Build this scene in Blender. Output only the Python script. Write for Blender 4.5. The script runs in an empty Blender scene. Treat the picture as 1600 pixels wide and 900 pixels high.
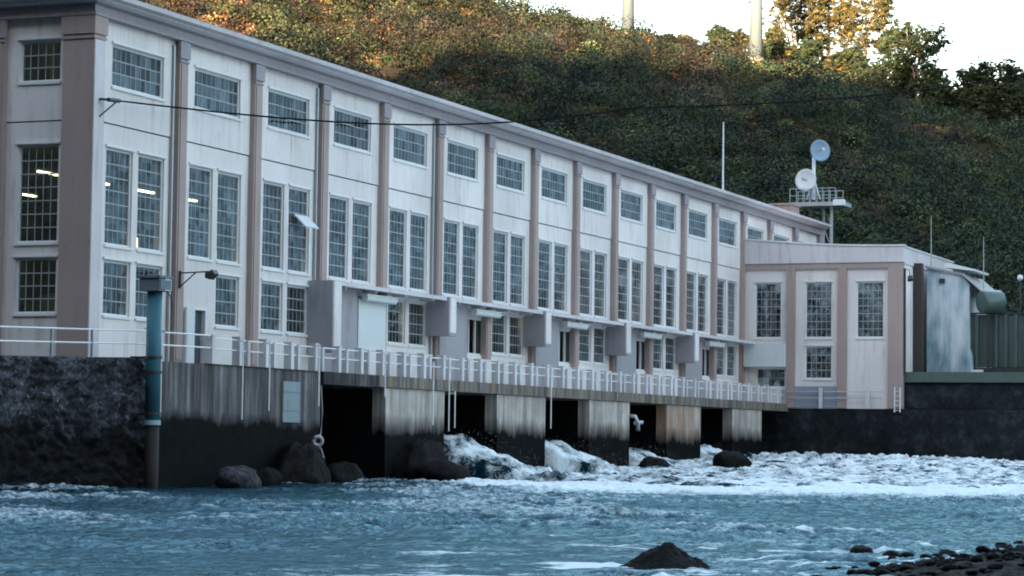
import bpy, math, random
import numpy as np
from mathutils import Vector, Matrix
random.seed(7); rng = np.random.default_rng(7)
R = math.radians
scene = bpy.context.scene
COL = scene.collection

# ------------------------------------------------------------------ camera
CAM = np.array([-77.537, -47.4587, -2.7669])
CR = Vector((0.37541, -0.92677, 0.012811)); CU = Vector((-0.06121, -0.010998, 0.998064)); CF = Vector((0.924835, 0.375468, 0.060856))
FPX = 4000.0
cd = bpy.data.cameras.new('camera'); cam = bpy.data.objects.new('camera', cd); COL.objects.link(cam)
cd.sensor_width = 36; cd.lens = 36 * FPX / 1600; cd.clip_start = 0.5; cd.clip_end = 6000
M = Matrix.Identity(4)
for i in range(3):
    M[i][0] = CR[i]; M[i][1] = CU[i]; M[i][2] = -CF[i]; M[i][3] = CAM[i]
cam.matrix_world = M
scene.camera = cam
FH = np.array([CF[0], CF[1]]); FH = FH / np.linalg.norm(FH)
RH = np.array([FH[1], -FH[0]])

def pix_dir(x, y):
    d = (x - 800) / FPX * CR - (y - 450) / FPX * CU + CF
    return np.array(d)
def at_dist(x, y, D):
    d = pix_dir(x, y); return CAM + d * (D / math.hypot(d[0], d[1]))
def at_x(x, y, X):
    d = pix_dir(x, y); return CAM + d * ((X - CAM[0]) / d[0])
def az_of_col(x):
    d = pix_dir(x, 600); return math.atan2(d[0] * RH[0] + d[1] * RH[1], d[0] * FH[0] + d[1] * FH[1])

# ------------------------------------------------------------------ noise
def _hash(ix, iy, seed):
    h = (ix.astype(np.int64) * 374761393 + iy.astype(np.int64) * 668265263 + seed * 982451653) & 0xFFFFFFFF
    h = ((h ^ (h >> 13)) * 1274126177) & 0xFFFFFFFF
    h = (h ^ (h >> 16)) & 0xFFFFFFFF
    return h / 4294967295.0
def vnoise(x, y, seed=0):
    ix = np.floor(x); iy = np.floor(y); fx = x - ix; fy = y - iy
    u = fx * fx * fx * (fx * (fx * 6 - 15) + 10); v = fy * fy * fy * (fy * (fy * 6 - 15) + 10)
    def g(a, b):
        th = _hash(ix + a, iy + b, seed) * 6.2831853
        return np.cos(th) * (fx - a) + np.sin(th) * (fy - b)
    n0 = g(0, 0) * (1 - u) + g(1, 0) * u; n1 = g(0, 1) * (1 - u) + g(1, 1) * u
    return (n0 * (1 - v) + n1 * v) * 1.5
def fbm(x, y, oct=4, seed=0, gain=.5):
    s = 0; a = 1; t = 0
    for o in range(oct):
        s = s + a * vnoise(x * 2 ** o + 17.3 * o, y * 2 ** o - 9.1 * o, seed + o); t += a; a *= gain
    return s / t
def sstep(a, b, x):
    t = np.clip((x - a) / (b - a), 0, 1); return t * t * (3 - 2 * t)

# ------------------------------------------------------------------ mesh helpers
class MB:
    def __init__(s): s.v = []; s.f = []
    def quad(s, a, b, c, d):
        n = len(s.v); s.v += [tuple(a), tuple(b), tuple(c), tuple(d)]; s.f.append((n, n + 1, n + 2, n + 3))
    def box(s, x0, x1, y0, y1, z0, z1):
        if x0 > x1: x0, x1 = x1, x0
        if y0 > y1: y0, y1 = y1, y0
        if z0 > z1: z0, z1 = z1, z0
        n = len(s.v)
        s.v += [(x0, y0, z0), (x1, y0, z0), (x1, y1, z0), (x0, y1, z0), (x0, y0, z1), (x1, y0, z1), (x1, y1, z1), (x0, y1, z1)]
        s.f += [tuple(n + i for i in q) for q in ((0, 3, 2, 1), (4, 5, 6, 7), (0, 1, 5, 4), (1, 2, 6, 5), (2, 3, 7, 6), (3, 0, 4, 7))]
    def prism(s, pts, fn, a, b):
        # closed 2-D outline pts extruded; fn(p, t) gives the 3-D point
        n = len(s.v); k = len(pts)
        s.v += [tuple(fn(p, a)) for p in pts] + [tuple(fn(p, b)) for p in pts]
        s.f.append(tuple(range(n, n + k))); s.f.append(tuple(range(n + 2 * k - 1, n + k - 1, -1)))
        for i in range(k):
            j = (i + 1) % k; s.f.append((n + j, n + i, n + k + i, n + k + j))
    def tube(s, pts, r, seg=8, cap=True):
        pts = [Vector(p) for p in pts]; rs = r if isinstance(r, (list, tuple)) else [r] * len(pts)
        rings = []
        for i, p in enumerate(pts):
            t = (pts[min(i + 1, len(pts) - 1)] - pts[max(i - 1, 0)]).normalized()
            up = Vector((0, 0, 1)) if abs(t.z) < .9 else Vector((1, 0, 0))
            a = t.cross(up).normalized(); b = a.cross(t).normalized()
            n = len(s.v)
            for k in range(seg):
                an = 2 * math.pi * k / seg; s.v.append(tuple(p + (a * math.cos(an) + b * math.sin(an)) * rs[i]))
            rings.append(n)
        for i in range(len(rings) - 1):
            for k in range(seg):
                k2 = (k + 1) % seg; s.f.append((rings[i] + k, rings[i] + k2, rings[i + 1] + k2, rings[i + 1] + k))
        if cap:
            s.f.append(tuple(rings[0] + k for k in range(seg))[::-1]); s.f.append(tuple(rings[-1] + k for k in range(seg)))
    def lathe(s, prof, axis_o, axis_d, seg=16):
        o = Vector(axis_o); d = Vector(axis_d).normalized()
        up = Vector((0, 0, 1)) if abs(d.z) < .9 else Vector((1, 0, 0)); a = d.cross(up).normalized(); b = a.cross(d)
        rings = []
        for r, t in prof:
            n = len(s.v)
            for k in range(seg):
                an = 2 * math.pi * k / seg; s.v.append(tuple(o + d * t + (a * math.cos(an) + b * math.sin(an)) * max(r, 1e-4)))
            rings.append(n)
        for i in range(len(rings) - 1):
            for k in range(seg):
                k2 = (k + 1) % seg; s.f.append((rings[i] + k, rings[i] + k2, rings[i + 1] + k2, rings[i + 1] + k))
    def build(s, name, m, parent=None, smooth=False):
        me = bpy.data.meshes.new(name); me.from_pydata(s.v, [], s.f); me.update()
        if m: me.materials.append(m)
        if smooth: me.polygons.foreach_set('use_smooth', [True] * len(me.polygons))
        o = bpy.data.objects.new(name, me); COL.objects.link(o)
        if parent: link_to(o, parent)
        return o
def world_loc(o):
    v = Vector(o.location)
    while o.parent: o = o.parent; v = v + Vector(o.location)
    return v
def link_to(o, parent):
    # all geometry is written in world coordinates: move the mesh so it sits right under its parent
    o.parent = parent; o.location = -world_loc(parent) if parent.type == 'EMPTY' or parent.location.length else Vector((0, 0, 0))
def np_mesh(name, verts, quads, m, smooth=True, parent=None):
    me = bpy.data.meshes.new(name); nv = len(verts); nq = len(quads)
    me.vertices.add(nv); me.vertices.foreach_set('co', np.asarray(verts, np.float32).ravel())
    me.loops.add(nq * 4); me.loops.foreach_set('vertex_index', np.asarray(quads, np.int32).ravel())
    me.polygons.add(nq); me.polygons.foreach_set('loop_start', np.arange(0, nq * 4, 4, dtype=np.int32))
    me.update(calc_edges=True)
    if smooth: me.polygons.foreach_set('use_smooth', np.ones(nq, bool))
    if m: me.materials.append(m)
    o = bpy.data.objects.new(name, me); COL.objects.link(o)
    if parent: link_to(o, parent)
    return o
def grid_quads(nu, nv):
    i = np.arange(nu - 1)[:, None] * nv + np.arange(nv - 1)[None, :]
    return np.stack([i, i + nv, i + nv + 1, i + 1], -1).reshape(-1, 4)
def add_attr(o, name, vals, kind='FLOAT', dom='POINT'):
    a = o.data.attributes.new(name, kind, dom)
    if kind == 'FLOAT': a.data.foreach_set('value', np.asarray(vals, np.float32).ravel())
    else: a.data.foreach_set('color', np.asarray(vals, np.float32).ravel())
def thing(name, label, cat, loc=(0, 0, 0), group=None):
    o = bpy.data.objects.new(name, None); COL.objects.link(o); o.location = loc; o.empty_display_size = .3
    return tag(o, label, cat, group)
def tag(o, label=None, cat=None, group=None, kind=None):
    if label: o['label'] = label
    if cat: o['category'] = cat
    if group: o['group'] = group
    if kind: o['kind'] = kind
    return o
def copy_tree(o, delta=None, parent=None):
    c = o.copy(); COL.objects.link(c)
    if parent: c.parent = parent
    if delta is not None: c.location = Vector(o.location) + Vector(delta)
    for ch in list(o.children): copy_tree(ch, None, c)
    return c

# ------------------------------------------------------------------ materials
def mat(name, base=(.5, .5, .5), rough=.7, metal=0.0, spec=.5):
    m = bpy.data.materials.new(name); m.use_nodes = True
    b = m.node_tree.nodes['Principled BSDF']
    b.inputs['Base Color'].default_value = (*base, 1); b.inputs['Roughness'].default_value = rough
    b.inputs['Metallic'].default_value = metal; b.inputs['Specular IOR Level'].default_value = spec
    return m
class N:
    def __init__(s, m): s.t = m.node_tree; s.b = s.t.nodes['Principled BSDF']; s.co = s.t.nodes.new('ShaderNodeTexCoord').outputs['Object']
    def geo(s): return s.t.nodes.new('ShaderNodeNewGeometry').outputs['Position']
    def n(s, ty, **kw):
        x = s.t.nodes.new(ty)
        for k, v in kw.items(): setattr(x, k, v)
        return x
    def link(s, a, b): s.t.links.new(a, b)
    def mapped(s, scale, src=None):
        x = s.n('ShaderNodeMapping'); x.inputs['Scale'].default_value = scale; s.link(src or s.geo(), x.inputs['Vector']); return x.outputs[0]
    def noise(s, vec, scale, detail=6, rough=.6, dist=0):
        x = s.n('ShaderNodeTexNoise'); x.inputs['Scale'].default_value = scale; x.inputs['Detail'].default_value = detail
        x.inputs['Roughness'].default_value = rough; x.inputs['Distortion'].default_value = dist
        s.link(vec, x.inputs['Vector']); return x.outputs['Fac']
    def ramp(s, fac, stops):
        x = s.n('ShaderNodeValToRGB'); cr = x.color_ramp
        while len(cr.elements) < len(stops): cr.elements.new(.5)
        for e, (p, c) in zip(cr.elements, stops): e.position = p; e.color = (*c, 1) if len(c) == 3 else c
        s.link(fac, x.inputs['Fac']); return x.outputs['Color']
    def val(s, fac, a, b, c=0., d=1.):
        x = s.n('ShaderNodeMapRange'); x.inputs[1].default_value = a; x.inputs[2].default_value = b; x.inputs[3].default_value = c; x.inputs[4].default_value = d
        s.link(fac, x.inputs[0]); return x.outputs[0]
    def mix(s, fac, a, b, mode='MIX'):
        x = s.n('ShaderNodeMix', data_type='RGBA', blend_type=mode)
        if isinstance(fac, (int, float)): x.inputs[0].default_value = fac
        else: s.link(fac, x.inputs[0])
        for i, q in ((6, a), (7, b)):
            if isinstance(q, tuple): x.inputs[i].default_value = (*q, 1)
            else: s.link(q, x.inputs[i])
        return x.outputs[2]
    def math(s, op, a, b=0.):
        x = s.n('ShaderNodeMath', operation=op)
        for i, q in ((0, a), (1, b)):
            if isinstance(q, (int, float)): x.inputs[i].default_value = q
            else: s.link(q, x.inputs[i])
        return x.outputs[0]
    def z(s):
        x = s.n('ShaderNodeSeparateXYZ'); s.link(s.geo(), x.inputs[0]); return x.outputs['Z']
    def bump(s, h, strength=.3, dist=.05):
        x = s.n('ShaderNodeBump'); x.inputs['Strength'].default_value = strength; x.inputs['Distance'].default_value = dist
        s.link(h, x.inputs['Height']); s.link(x.outputs[0], s.b.inputs['Normal'])
    def color(s, c): s.link(c, s.b.inputs['Base Color'])

def painted(name, c, dirt, rough=.75, amount=.5):
    # painted render with rain streaks and blotches
    m = mat(name, c, rough, spec=.25); q = N(m)
    st = q.noise(q.mapped((1.6, 1.6, .12)), 2.2, 5, .65)
    bl = q.noise(q.geo(), .55, 5, .6)
    a = q.math('MULTIPLY', q.val(st, .48, .72), q.val(bl, .38, .62))
    fine = q.noise(q.geo(), 9, 4, .6)
    col = q.mix(q.math('MULTIPLY', a, amount), c, dirt)
    col = q.mix(q.val(fine, .3, .7, 0, .12), col, dirt)
    col = q.mix(q.val(q.noise(q.mapped((1, 1, .6)), .22, 3, .5), .38, .62, 0, .30), col, dirt)
    q.color(col); q.bump(fine, .12, .02)
    return m
m_white = painted('white_render', (.83, .77, .745), (.40, .35, .325), amount=.72)
m_pink = painted('pink_render', (.42, .325, .30), (.23, .17, .155), amount=.55)
m_trim = painted('trim_render', (.68, .63, .64), (.34, .31, .31), amount=.7)
m_frieze = painted('frieze_render', (.36, .325, .35), (.19, .17, .18), amount=.7)
m_joint_shade = mat('joint_shade', (.15, .14, .15), .9)
m_grey = painted('grey_panel_paint', (.40, .375, .405), (.22, .205, .215), amount=.8)
m_frame = mat('window_frame_paint', (.74, .74, .74), .5)
m_bars = mat('window_bar_paint', (.34, .36, .355), .5)
m_panel = painted('pale_screen', (.70, .73, .73), (.55, .57, .57), amount=.3)
m_dark = mat('dark_metal', (.03, .032, .035), .5)
m_galv = mat('galvanised_steel', (.42, .45, .47), .45, .6)
m_roof = mat('roof_sheet', (.30, .29, .30), .7)
m_rail = mat('rail_paint', (.78, .77, .78), .5)
m_post = painted('post_paint', (.74, .71, .72), (.28, .26, .27), amount=.7)
m_doorway_shade = mat('doorway_shade', (.035, .05, .075), .5)
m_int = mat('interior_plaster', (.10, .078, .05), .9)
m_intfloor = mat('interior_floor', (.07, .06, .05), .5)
m_cable = mat('cable', (.004, .004, .005), .9, 0, .02)
m_white_metal = mat('white_metal', (.70, .72, .74), .4)
m_rope = mat('rope', (.45, .43, .40), .9)

def emis(name, c, s):
    m = mat(name, (.8, .8, .8)); b = m.node_tree.nodes['Principled BSDF']
    b.inputs['Emission Color'].default_value = (*c, 1); b.inputs['Emission Strength'].default_value = s; return m
m_fluo = emis('fluorescent_tube', (1, .80, .46), 2.2)
m_lampw = emis('warm_lamp', (1, .74, .46), 1.1)

def glass_mat():
    m = bpy.data.materials.new('window_glass'); m.use_nodes = True; t = m.node_tree
    for n in list(t.nodes): t.nodes.remove(n)
    out = t.nodes.new('ShaderNodeOutputMaterial'); mx = t.nodes.new('ShaderNodeMixShader')
    tr = t.nodes.new('ShaderNodeBsdfTransparent'); tr.inputs[0].default_value = (.42, .50, .50, 1)
    gl = t.nodes.new('ShaderNodeBsdfGlossy'); gl.inputs['Roughness'].default_value = .04; gl.inputs[0].default_value = (.78, .93, 1, 1)
    fr = t.nodes.new('ShaderNodeFresnel'); fr.inputs[0].default_value = 1.75
    g = t.nodes.new('ShaderNodeNewGeometry'); nz = t.nodes.new('ShaderNodeTexNoise'); nz.inputs['Scale'].default_value = 1.3; nz.inputs['Detail'].default_value = 2
    bp = t.nodes.new('ShaderNodeBump'); bp.inputs['Strength'].default_value = .25; bp.inputs['Distance'].default_value = .06
    t.links.new(g.outputs['Position'], nz.inputs['Vector']); t.links.new(nz.outputs['Fac'], bp.inputs['Height']); t.links.new(bp.outputs[0], gl.inputs['Normal'])
    ad = t.nodes.new('ShaderNodeMath'); ad.operation = 'ADD'; t.links.new(fr.outputs[0], ad.inputs[0])
    sn = t.nodes.new('ShaderNodeVectorMath'); sn.operation = 'SNAP'; sn.inputs[1].default_value = (.36, .36, .49); t.links.new(g.outputs['Position'], sn.inputs[0])
    wn = t.nodes.new('ShaderNodeTexWhiteNoise'); t.links.new(sn.outputs[0], wn.inputs['Vector']); oi = t.nodes.new('ShaderNodeObjectInfo')
    big = t.nodes.new('ShaderNodeTexNoise'); big.inputs['Scale'].default_value = .55; big.inputs['Detail'].default_value = 3; t.links.new(g.outputs['Position'], big.inputs['Vector'])
    m1 = t.nodes.new('ShaderNodeMath'); m1.operation = 'MULTIPLY'; t.links.new(wn.outputs['Value'], m1.inputs[0]); t.links.new(big.outputs['Fac'], m1.inputs[1])
    m2 = t.nodes.new('ShaderNodeMath'); m2.operation = 'MULTIPLY_ADD'; t.links.new(oi.outputs['Random'], m2.inputs[0]); m2.inputs[1].default_value = .09; t.links.new(m1.outputs[0], m2.inputs[2])
    m3 = t.nodes.new('ShaderNodeMath'); m3.operation = 'MULTIPLY'; m3.inputs[1].default_value = .52; t.links.new(m2.outputs[0], m3.inputs[0]); t.links.new(m3.outputs[0], ad.inputs[1])
    t.links.new(ad.outputs[0], mx.inputs[0]); t.links.new(tr.outputs[0], mx.inputs[1]); t.links.new(gl.outputs[0], mx.inputs[2]); t.links.new(mx.outputs[0], out.inputs[0])
    return m
m_glass = glass_mat()

def concrete_mat(name, light, mid, algae_z, algae_w=.35, rust=None, streak=.55, sh=0.):
    m = mat(name, light, .85, spec=.3); q = N(m)
    fine = q.noise(q.mapped((5., 5., .22)), 1.1, 7, .68)
    wide = q.noise(q.mapped((1.5, 1.5, .10)), .9, 5, .6)
    blot = q.noise(q.geo(), .8, 6, .62)
    f = q.math('ADD', q.math('MULTIPLY', fine, streak), q.math('MULTIPLY', wide, 1 - streak))
    col = q.ramp(f, [(.38 - sh, (.012, .012, .014)), (.47 - sh, tuple(.45 * c for c in mid)), (.54 - sh, mid), (.64 - sh, light)])
    col = q.mix(q.val(blot, .35, .65, 0, .55), col, tuple(.5 * c for c in mid))
    if rust:
        col = q.mix(q.val(q.noise(q.mapped((2.2, 2.2, .3)), .9, 5, .6), .46, .62, 0, .85), col, rust)
    edge = q.math('ADD', q.z(), q.math('MULTIPLY', q.math('SUBTRACT', q.math('ADD', q.math('MULTIPLY', q.noise(q.mapped((1.6, 1.6, .7)), 1.0, 6, .65), .55), q.math('MULTIPLY', q.noise(q.mapped((.42, .42, .3)), 1.0, 3, .6), .45)), .5), 1.7))
    wet = q.val(edge, algae_z - algae_w, algae_z + algae_w, 1, 0)
    al = q.ramp(q.noise(q.geo(), 2.4, 6, .7), [(.35, (.002, .0022, .0025)), (.6, (.0045, .0048, .005)), (.75, (.011, .010, .009))])
    col = q.mix(wet, col, al)
    q.color(col); q.bump(q.math('ADD', blot, q.math('MULTIPLY', fine, .4)), .5, .08)
    q.link(q.val(wet, 0, 1, .3, .10), q.b.inputs['Specular IOR Level'])
    return m
m_conc = concrete_mat('streaked_concrete', (.30, .285, .285), (.13, .122, .125), -2.0, .2, sh=.015)
m_pier = concrete_mat('pier_concrete', (.60, .54, .47), (.40, .36, .32), -2.0, .42, streak=.5, sh=.07)
m_rustpier = concrete_mat('rust_stained_concrete', (.50, .44, .40), (.36, .30, .26), -2.2, .4, (.34, .165, .08), .5, .06)
m_slab = concrete_mat('slab_concrete', (.44, .41, .35), (.20, .185, .165), -9, .2, (.24, .17, .11))
m_slabdark = concrete_mat('slab_concrete_dark', (.22, .205, .195), (.06, .056, .055), -9, .2)
m_wetshade = concrete_mat('wet_shade_concrete', (.035, .042, .046), (.022, .027, .030), 2, .3)

m_green = painted('green_coping', (.10, .135, .115), (.05, .07, .06), amount=.7)

def stone_mat(name, a, b, c, lich=None, sc=1.0, wetz=None):
    m = mat(name, a, .85, spec=.12); q = N(m)
    n1 = q.noise(q.geo(), 1.6 * sc, 8, .68); n2 = q.noise(q.geo(), 7 * sc, 6, .7)
    col = q.ramp(n1, [(.32, a), (.52, b), (.7, c)])
    if lich: col = q.mix(q.val(n2, .56, .70, 0, .9), col, lich)
    if wetz is not None:
        e = q.math('ADD', q.z(), q.math('MULTIPLY', q.math('SUBTRACT', n1, .5), 2.4))
        col = q.mix(q.val(e, wetz - .5, wetz + .5, 1, 0), col, (.005, .005, .0055))
    q.color(col); q.bump(q.math('ADD', n1, q.math('MULTIPLY', n2, .5)), .8, .08)
    return m
m_stone = stone_mat('rubble_stone', (.014, .014, .016), (.042, .043, .050), (.090, .095, .105), (.26, .29, .31), 1.3, -2.3)
def add_joints(m, sc):
    q = N(m); vo = q.n('ShaderNodeTexVoronoi', feature='DISTANCE_TO_EDGE'); vo.inputs['Scale'].default_value = sc; vo.inputs['Randomness'].default_value = .9
    mp = q.mapped((1, 1, 1.35)); wob = q.n('ShaderNodeVectorMath', operation='ADD'); q.link(mp, wob.inputs[0])
    nz = q.n('ShaderNodeTexNoise'); nz.inputs['Scale'].default_value = 2.5; q.link(mp, nz.inputs['Vector']); q.link(nz.outputs['Color'], wob.inputs[1]); q.link(wob.outputs[0], vo.inputs['Vector'])
    cell = q.n('ShaderNodeTexVoronoi'); cell.inputs['Scale'].default_value = sc; q.link(wob.outputs[0], cell.inputs['Vector'])
    old = q.b.inputs['Base Color'].links[0].from_socket
    hs = q.n('ShaderNodeSeparateColor'); q.link(cell.outputs['Color'], hs.inputs[0])
    v = q.mix(1.0, old, q.ramp(hs.outputs[0], [(.0, (.35, .35, .36)), (1.0, (1.6, 1.6, 1.65))]), 'MULTIPLY')
    q.color(q.mix(q.val(vo.outputs['Distance'], .01, .06, .85, 0), v, (.003, .003, .003)))
add_joints(m_stone, 1.5)
m_quay = stone_mat('dark_quay_concrete', (.007, .009, .011), (.015, .019, .022), (.045, .053, .058), (.04, .047, .05), .7, -3.4)
m_rock = stone_mat('dark_wet_rock', (.003, .003, .003), (.006, .0055, .005), (.013, .0115, .010), None, 2.5)
m_rockpale = stone_mat('pale_rock', (.012, .011, .014), (.035, .032, .04), (.10, .09, .095), None, 2.0)
m_soil = stone_mat('hill_soil', (.014, .012, .008), (.026, .020, .012), (.050, .034, .021), None, .12)
m_valley = stone_mat('valley_haze', (.17, .235, .27), (.22, .285, .32), (.28, .33, .36), None, .1)  # haze blue put into the slope's colour for the window reflections
m_gravel = stone_mat('gravel', (.004, .004, .004), (.010, .009, .0085), (.034, .029, .027), None, 6)
m_terr = stone_mat('terrace_ground', (.05, .055, .045), (.08, .085, .07), (.12, .12, .10), None, .5)

def leaf_mat(name):
    m = mat(name, (.05, .07, .02), .65, spec=.2); q = N(m)
    a = q.n('ShaderNodeAttribute', attribute_name='tint'); q.color(a.outputs['Color'])
    t = q.t; tr = t.nodes.new('ShaderNodeBsdfTranslucent'); t.links.new(a.outputs['Color'], tr.inputs[0])
    mx = t.nodes.new('ShaderNodeMixShader'); mx.inputs[0].default_value = .25
    out = t.nodes['Material Output']; t.links.new(q.b.outputs[0], mx.inputs[1]); t.links.new(tr.outputs[0], mx.inputs[2]); t.links.new(mx.outputs[0], out.inputs[0])
    return m
m_leaf = leaf_mat('leaves')
m_bark = stone_mat('pale_bark', (.10, .085, .07), (.22, .19, .16), (.36, .31, .27), None, 2)

def water_mat():
    m = mat('river_water', (.006, .045, .065), .09); q = N(m)
    a = q.n('ShaderNodeAttribute', attribute_name='foam').outputs['Fac']
    fn = q.noise(q.mapped((1, 1, 1)), 2.6, 8, .72, .4)
    ff = q.noise(q.geo(), 9, 6, .7)
    f = q.math('ADD', a, q.math('MULTIPLY', q.math('SUBTRACT', fn, .5), 1.3))
    f = q.val(q.math('ADD', f, q.math('MULTIPLY', q.math('SUBTRACT', ff, .5), .7)), .32, .80)
    deep = q.ramp(q.noise(q.geo(), .35, 4, .6), [(.35, (.001, .009, .014)), (.6, (.002, .022, .031)), (.75, (.006, .045, .056))])
    h = q.math('ADD', q.noise(q.geo(), 2.2, 5, .65), q.math('MULTIPLY', q.noise(q.geo(), 8, 3, .6), .25))
    bp = q.n('ShaderNodeBump'); bp.inputs['Strength'].default_value = .9; bp.inputs['Distance'].default_value = .2; q.link(h, bp.inputs['Height'])
    df = q.n('ShaderNodeBsdfDiffuse'); q.link(deep, df.inputs[0]); q.link(bp.outputs[0], df.inputs['Normal'])
    gl = q.n('ShaderNodeBsdfGlossy'); gl.inputs['Roughness'].default_value = .12; gl.inputs[0].default_value = (.30, .47, .545, 1); q.link(bp.outputs[0], gl.inputs['Normal'])
    fr = q.n('ShaderNodeFresnel'); fr.inputs[0].default_value = 1.34; q.link(bp.outputs[0], fr.inputs['Normal'])
    wm = q.n('ShaderNodeMixShader'); q.link(q.val(q.math('POWER', fr.outputs[0], 2.0), 0, .8, .006, .28), wm.inputs[0]); q.link(df.outputs[0], wm.inputs[1]); q.link(gl.outputs[0], wm.inputs[2])
    fd = q.n('ShaderNodeBsdfDiffuse'); q.link(q.mix(ff, (.58, .68, .71), (.88, .90, .90)), fd.inputs[0])
    fm = q.n('ShaderNodeMixShader'); q.link(f, fm.inputs[0]); q.link(wm.outputs[0], fm.inputs[1]); q.link(fd.outputs[0], fm.inputs[2])
    q.link(fm.outputs[0], q.t.nodes['Material Output'].inputs['Surface']); q.t.nodes.remove(q.b)
    return m
m_water = water_mat()

# ------------------------------------------------------------------ world and sun
SUN_EL = 12.0
w = bpy.data.worlds.new('World'); scene.world = w; w.use_nodes = True; wt = w.node_tree
bg = wt.nodes['Background']; sky = wt.nodes.new('ShaderNodeTexSky'); sky.sky_type = 'NISHITA'; sky.sun_disc = False
sky.sun_elevation = R(SUN_EL); sky.sun_rotation = R(-90); sky.air_density = 1.0; sky.dust_density = 1.0; sky.ozone_density = 1.0
tn = wt.nodes.new('ShaderNodeMix'); tn.data_type = 'RGBA'; tn.blend_type = 'MULTIPLY'; tn.inputs[0].default_value = 1; tn.inputs[7].default_value = (1.12, 1.0, .86, 1)
wt.links.new(sky.outputs[0], tn.inputs[6]); wt.links.new(tn.outputs[2], bg.inputs[0]); bg.inputs[1].default_value = .15
sd = bpy.data.lights.new('sun', 'SUN'); sd.energy = 5.0; sd.angle = R(.5); sd.color = (1, .72, .44)
so = bpy.data.objects.new('sun', sd); COL.objects.link(so)
sv = Vector((-math.cos(R(SUN_EL)), 0, math.sin(R(SUN_EL))))
so.rotation_euler = sv.to_track_quat('Z', 'Y').to_euler()
vs = scene.view_settings; vs.view_transform = 'Standard'; vs.look = 'None'; vs.gamma = 1; vs.exposure = 2.85
vs.use_curve_mapping = False

# ------------------------------------------------------------------ power station (facade plane y = 0, bays of 6 m along +x)
PW = 6.0; NB = 16; XE = 96.4; P = .24
ps = thing('power_station', 'long pale power station hall with pink pilasters and rows of small-paned windows above the river', 'building', (0, 0, 0))

def wall_holes(mb, P3, u0, u1, z0, z1, holes, t=.35):
    # P3(u, depth, z) -> point; depth 0 is the outer face
    us = sorted({u0, u1, *[h[0] for h in holes], *[h[1] for h in holes]}); zs = sorted({z0, z1, *[h[2] for h in holes], *[h[3] for h in holes]})
    for a, b in zip(us, us[1:]):
        for c, d in zip(zs, zs[1:]):
            if any(h[0] - 1e-6 <= a and b <= h[1] + 1e-6 and h[2] - 1e-6 <= c and d <= h[3] + 1e-6 for h in holes): continue
            mb.quad(P3(a, 0, c), P3(b, 0, c), P3(b, 0, d), P3(a, 0, d)); mb.quad(P3(b, t, c), P3(a, t, c), P3(a, t, d), P3(b, t, d))
    for a, b, c, d in holes:
        mb.quad(P3(a, 0, c), P3(a, t, c), P3(a, t, d), P3(a, 0, d)); mb.quad(P3(b, t, c), P3(b, 0, c), P3(b, 0, d), P3(b, t, d))
        mb.quad(P3(a, 0, c), P3(b, 0, c), P3(b, t, c), P3(a, t, c)); mb.quad(P3(a, t, d), P3(b, t, d), P3(b, 0, d), P3(a, 0, d))

def PF(u, d, z): return (u, d, z)                 # river facade
EX = -.25
def PEnd(u, d, z): return (EX + d, u, z)          # end wall, panel face at x = EX, u along +y
WX = 78.0
def PWg(u, d, z): return (WX + .06 + d, -u, z)    # wing, u = -y

def bx(mb, P3, u0, u1, d0, d1, z0, z1):
    a = P3(u0, d0, z0); b = P3(u1, d1, z1); mb.box(a[0], b[0], a[1], b[1], a[2], b[2])

def window(parent, P3, u0, u1, z0, z1, cols, rows, depth=.13, bars=m_bars, head=True, name='window'):
    fw = .07
    f = MB()
    bx(f, P3, u0, u0 + fw, depth - .05, depth + .06, z0, z1); bx(f, P3, u1 - fw, u1, depth - .05, depth + .06, z0, z1)
    bx(f, P3, u0 + fw, u1 - fw, depth - .05, depth + .06, z0, z0 + fw); bx(f, P3, u0 + fw, u1 - fw, depth - .05, depth + .06, z1 - fw, z1)
    if head:
        bx(f, P3, u0 - .08, u1 + .08, -.07, -.002, z1 + .03, z1 + .11)
    bx(f, P3, u0 - .05, u1 + .05, -.06, -.002, z0 - .10, z0 - .01)
    o = f.build(name, m_frame, parent)
    b = MB(); hw = .017
    iu0, iu1, iz0, iz1 = u0 + fw, u1 - fw, z0 + fw, z1 - fw
    for i in range(1, cols):
        u = iu0 + (iu1 - iu0) * i / cols; bx(b, P3, u - hw * .8, u + hw * .8, depth - .012, depth + .012, iz0, iz1)
    for j in range(1, rows):
        z = iz0 + (iz1 - iz0) * j / rows; bx(b, P3, iu0, iu1, depth - .016, depth + .016, z - hw * 1.25, z + hw * 1.25)
    b.build('glazing_bars', bars, o)
    g = MB(); q = [P3(iu0, depth, iz0), P3(iu1, depth, iz0), P3(iu1, depth, iz1), P3(iu0, depth, iz1)]; g.quad(*q)
    g.build('pane', m_glass, o)
    return o

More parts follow.
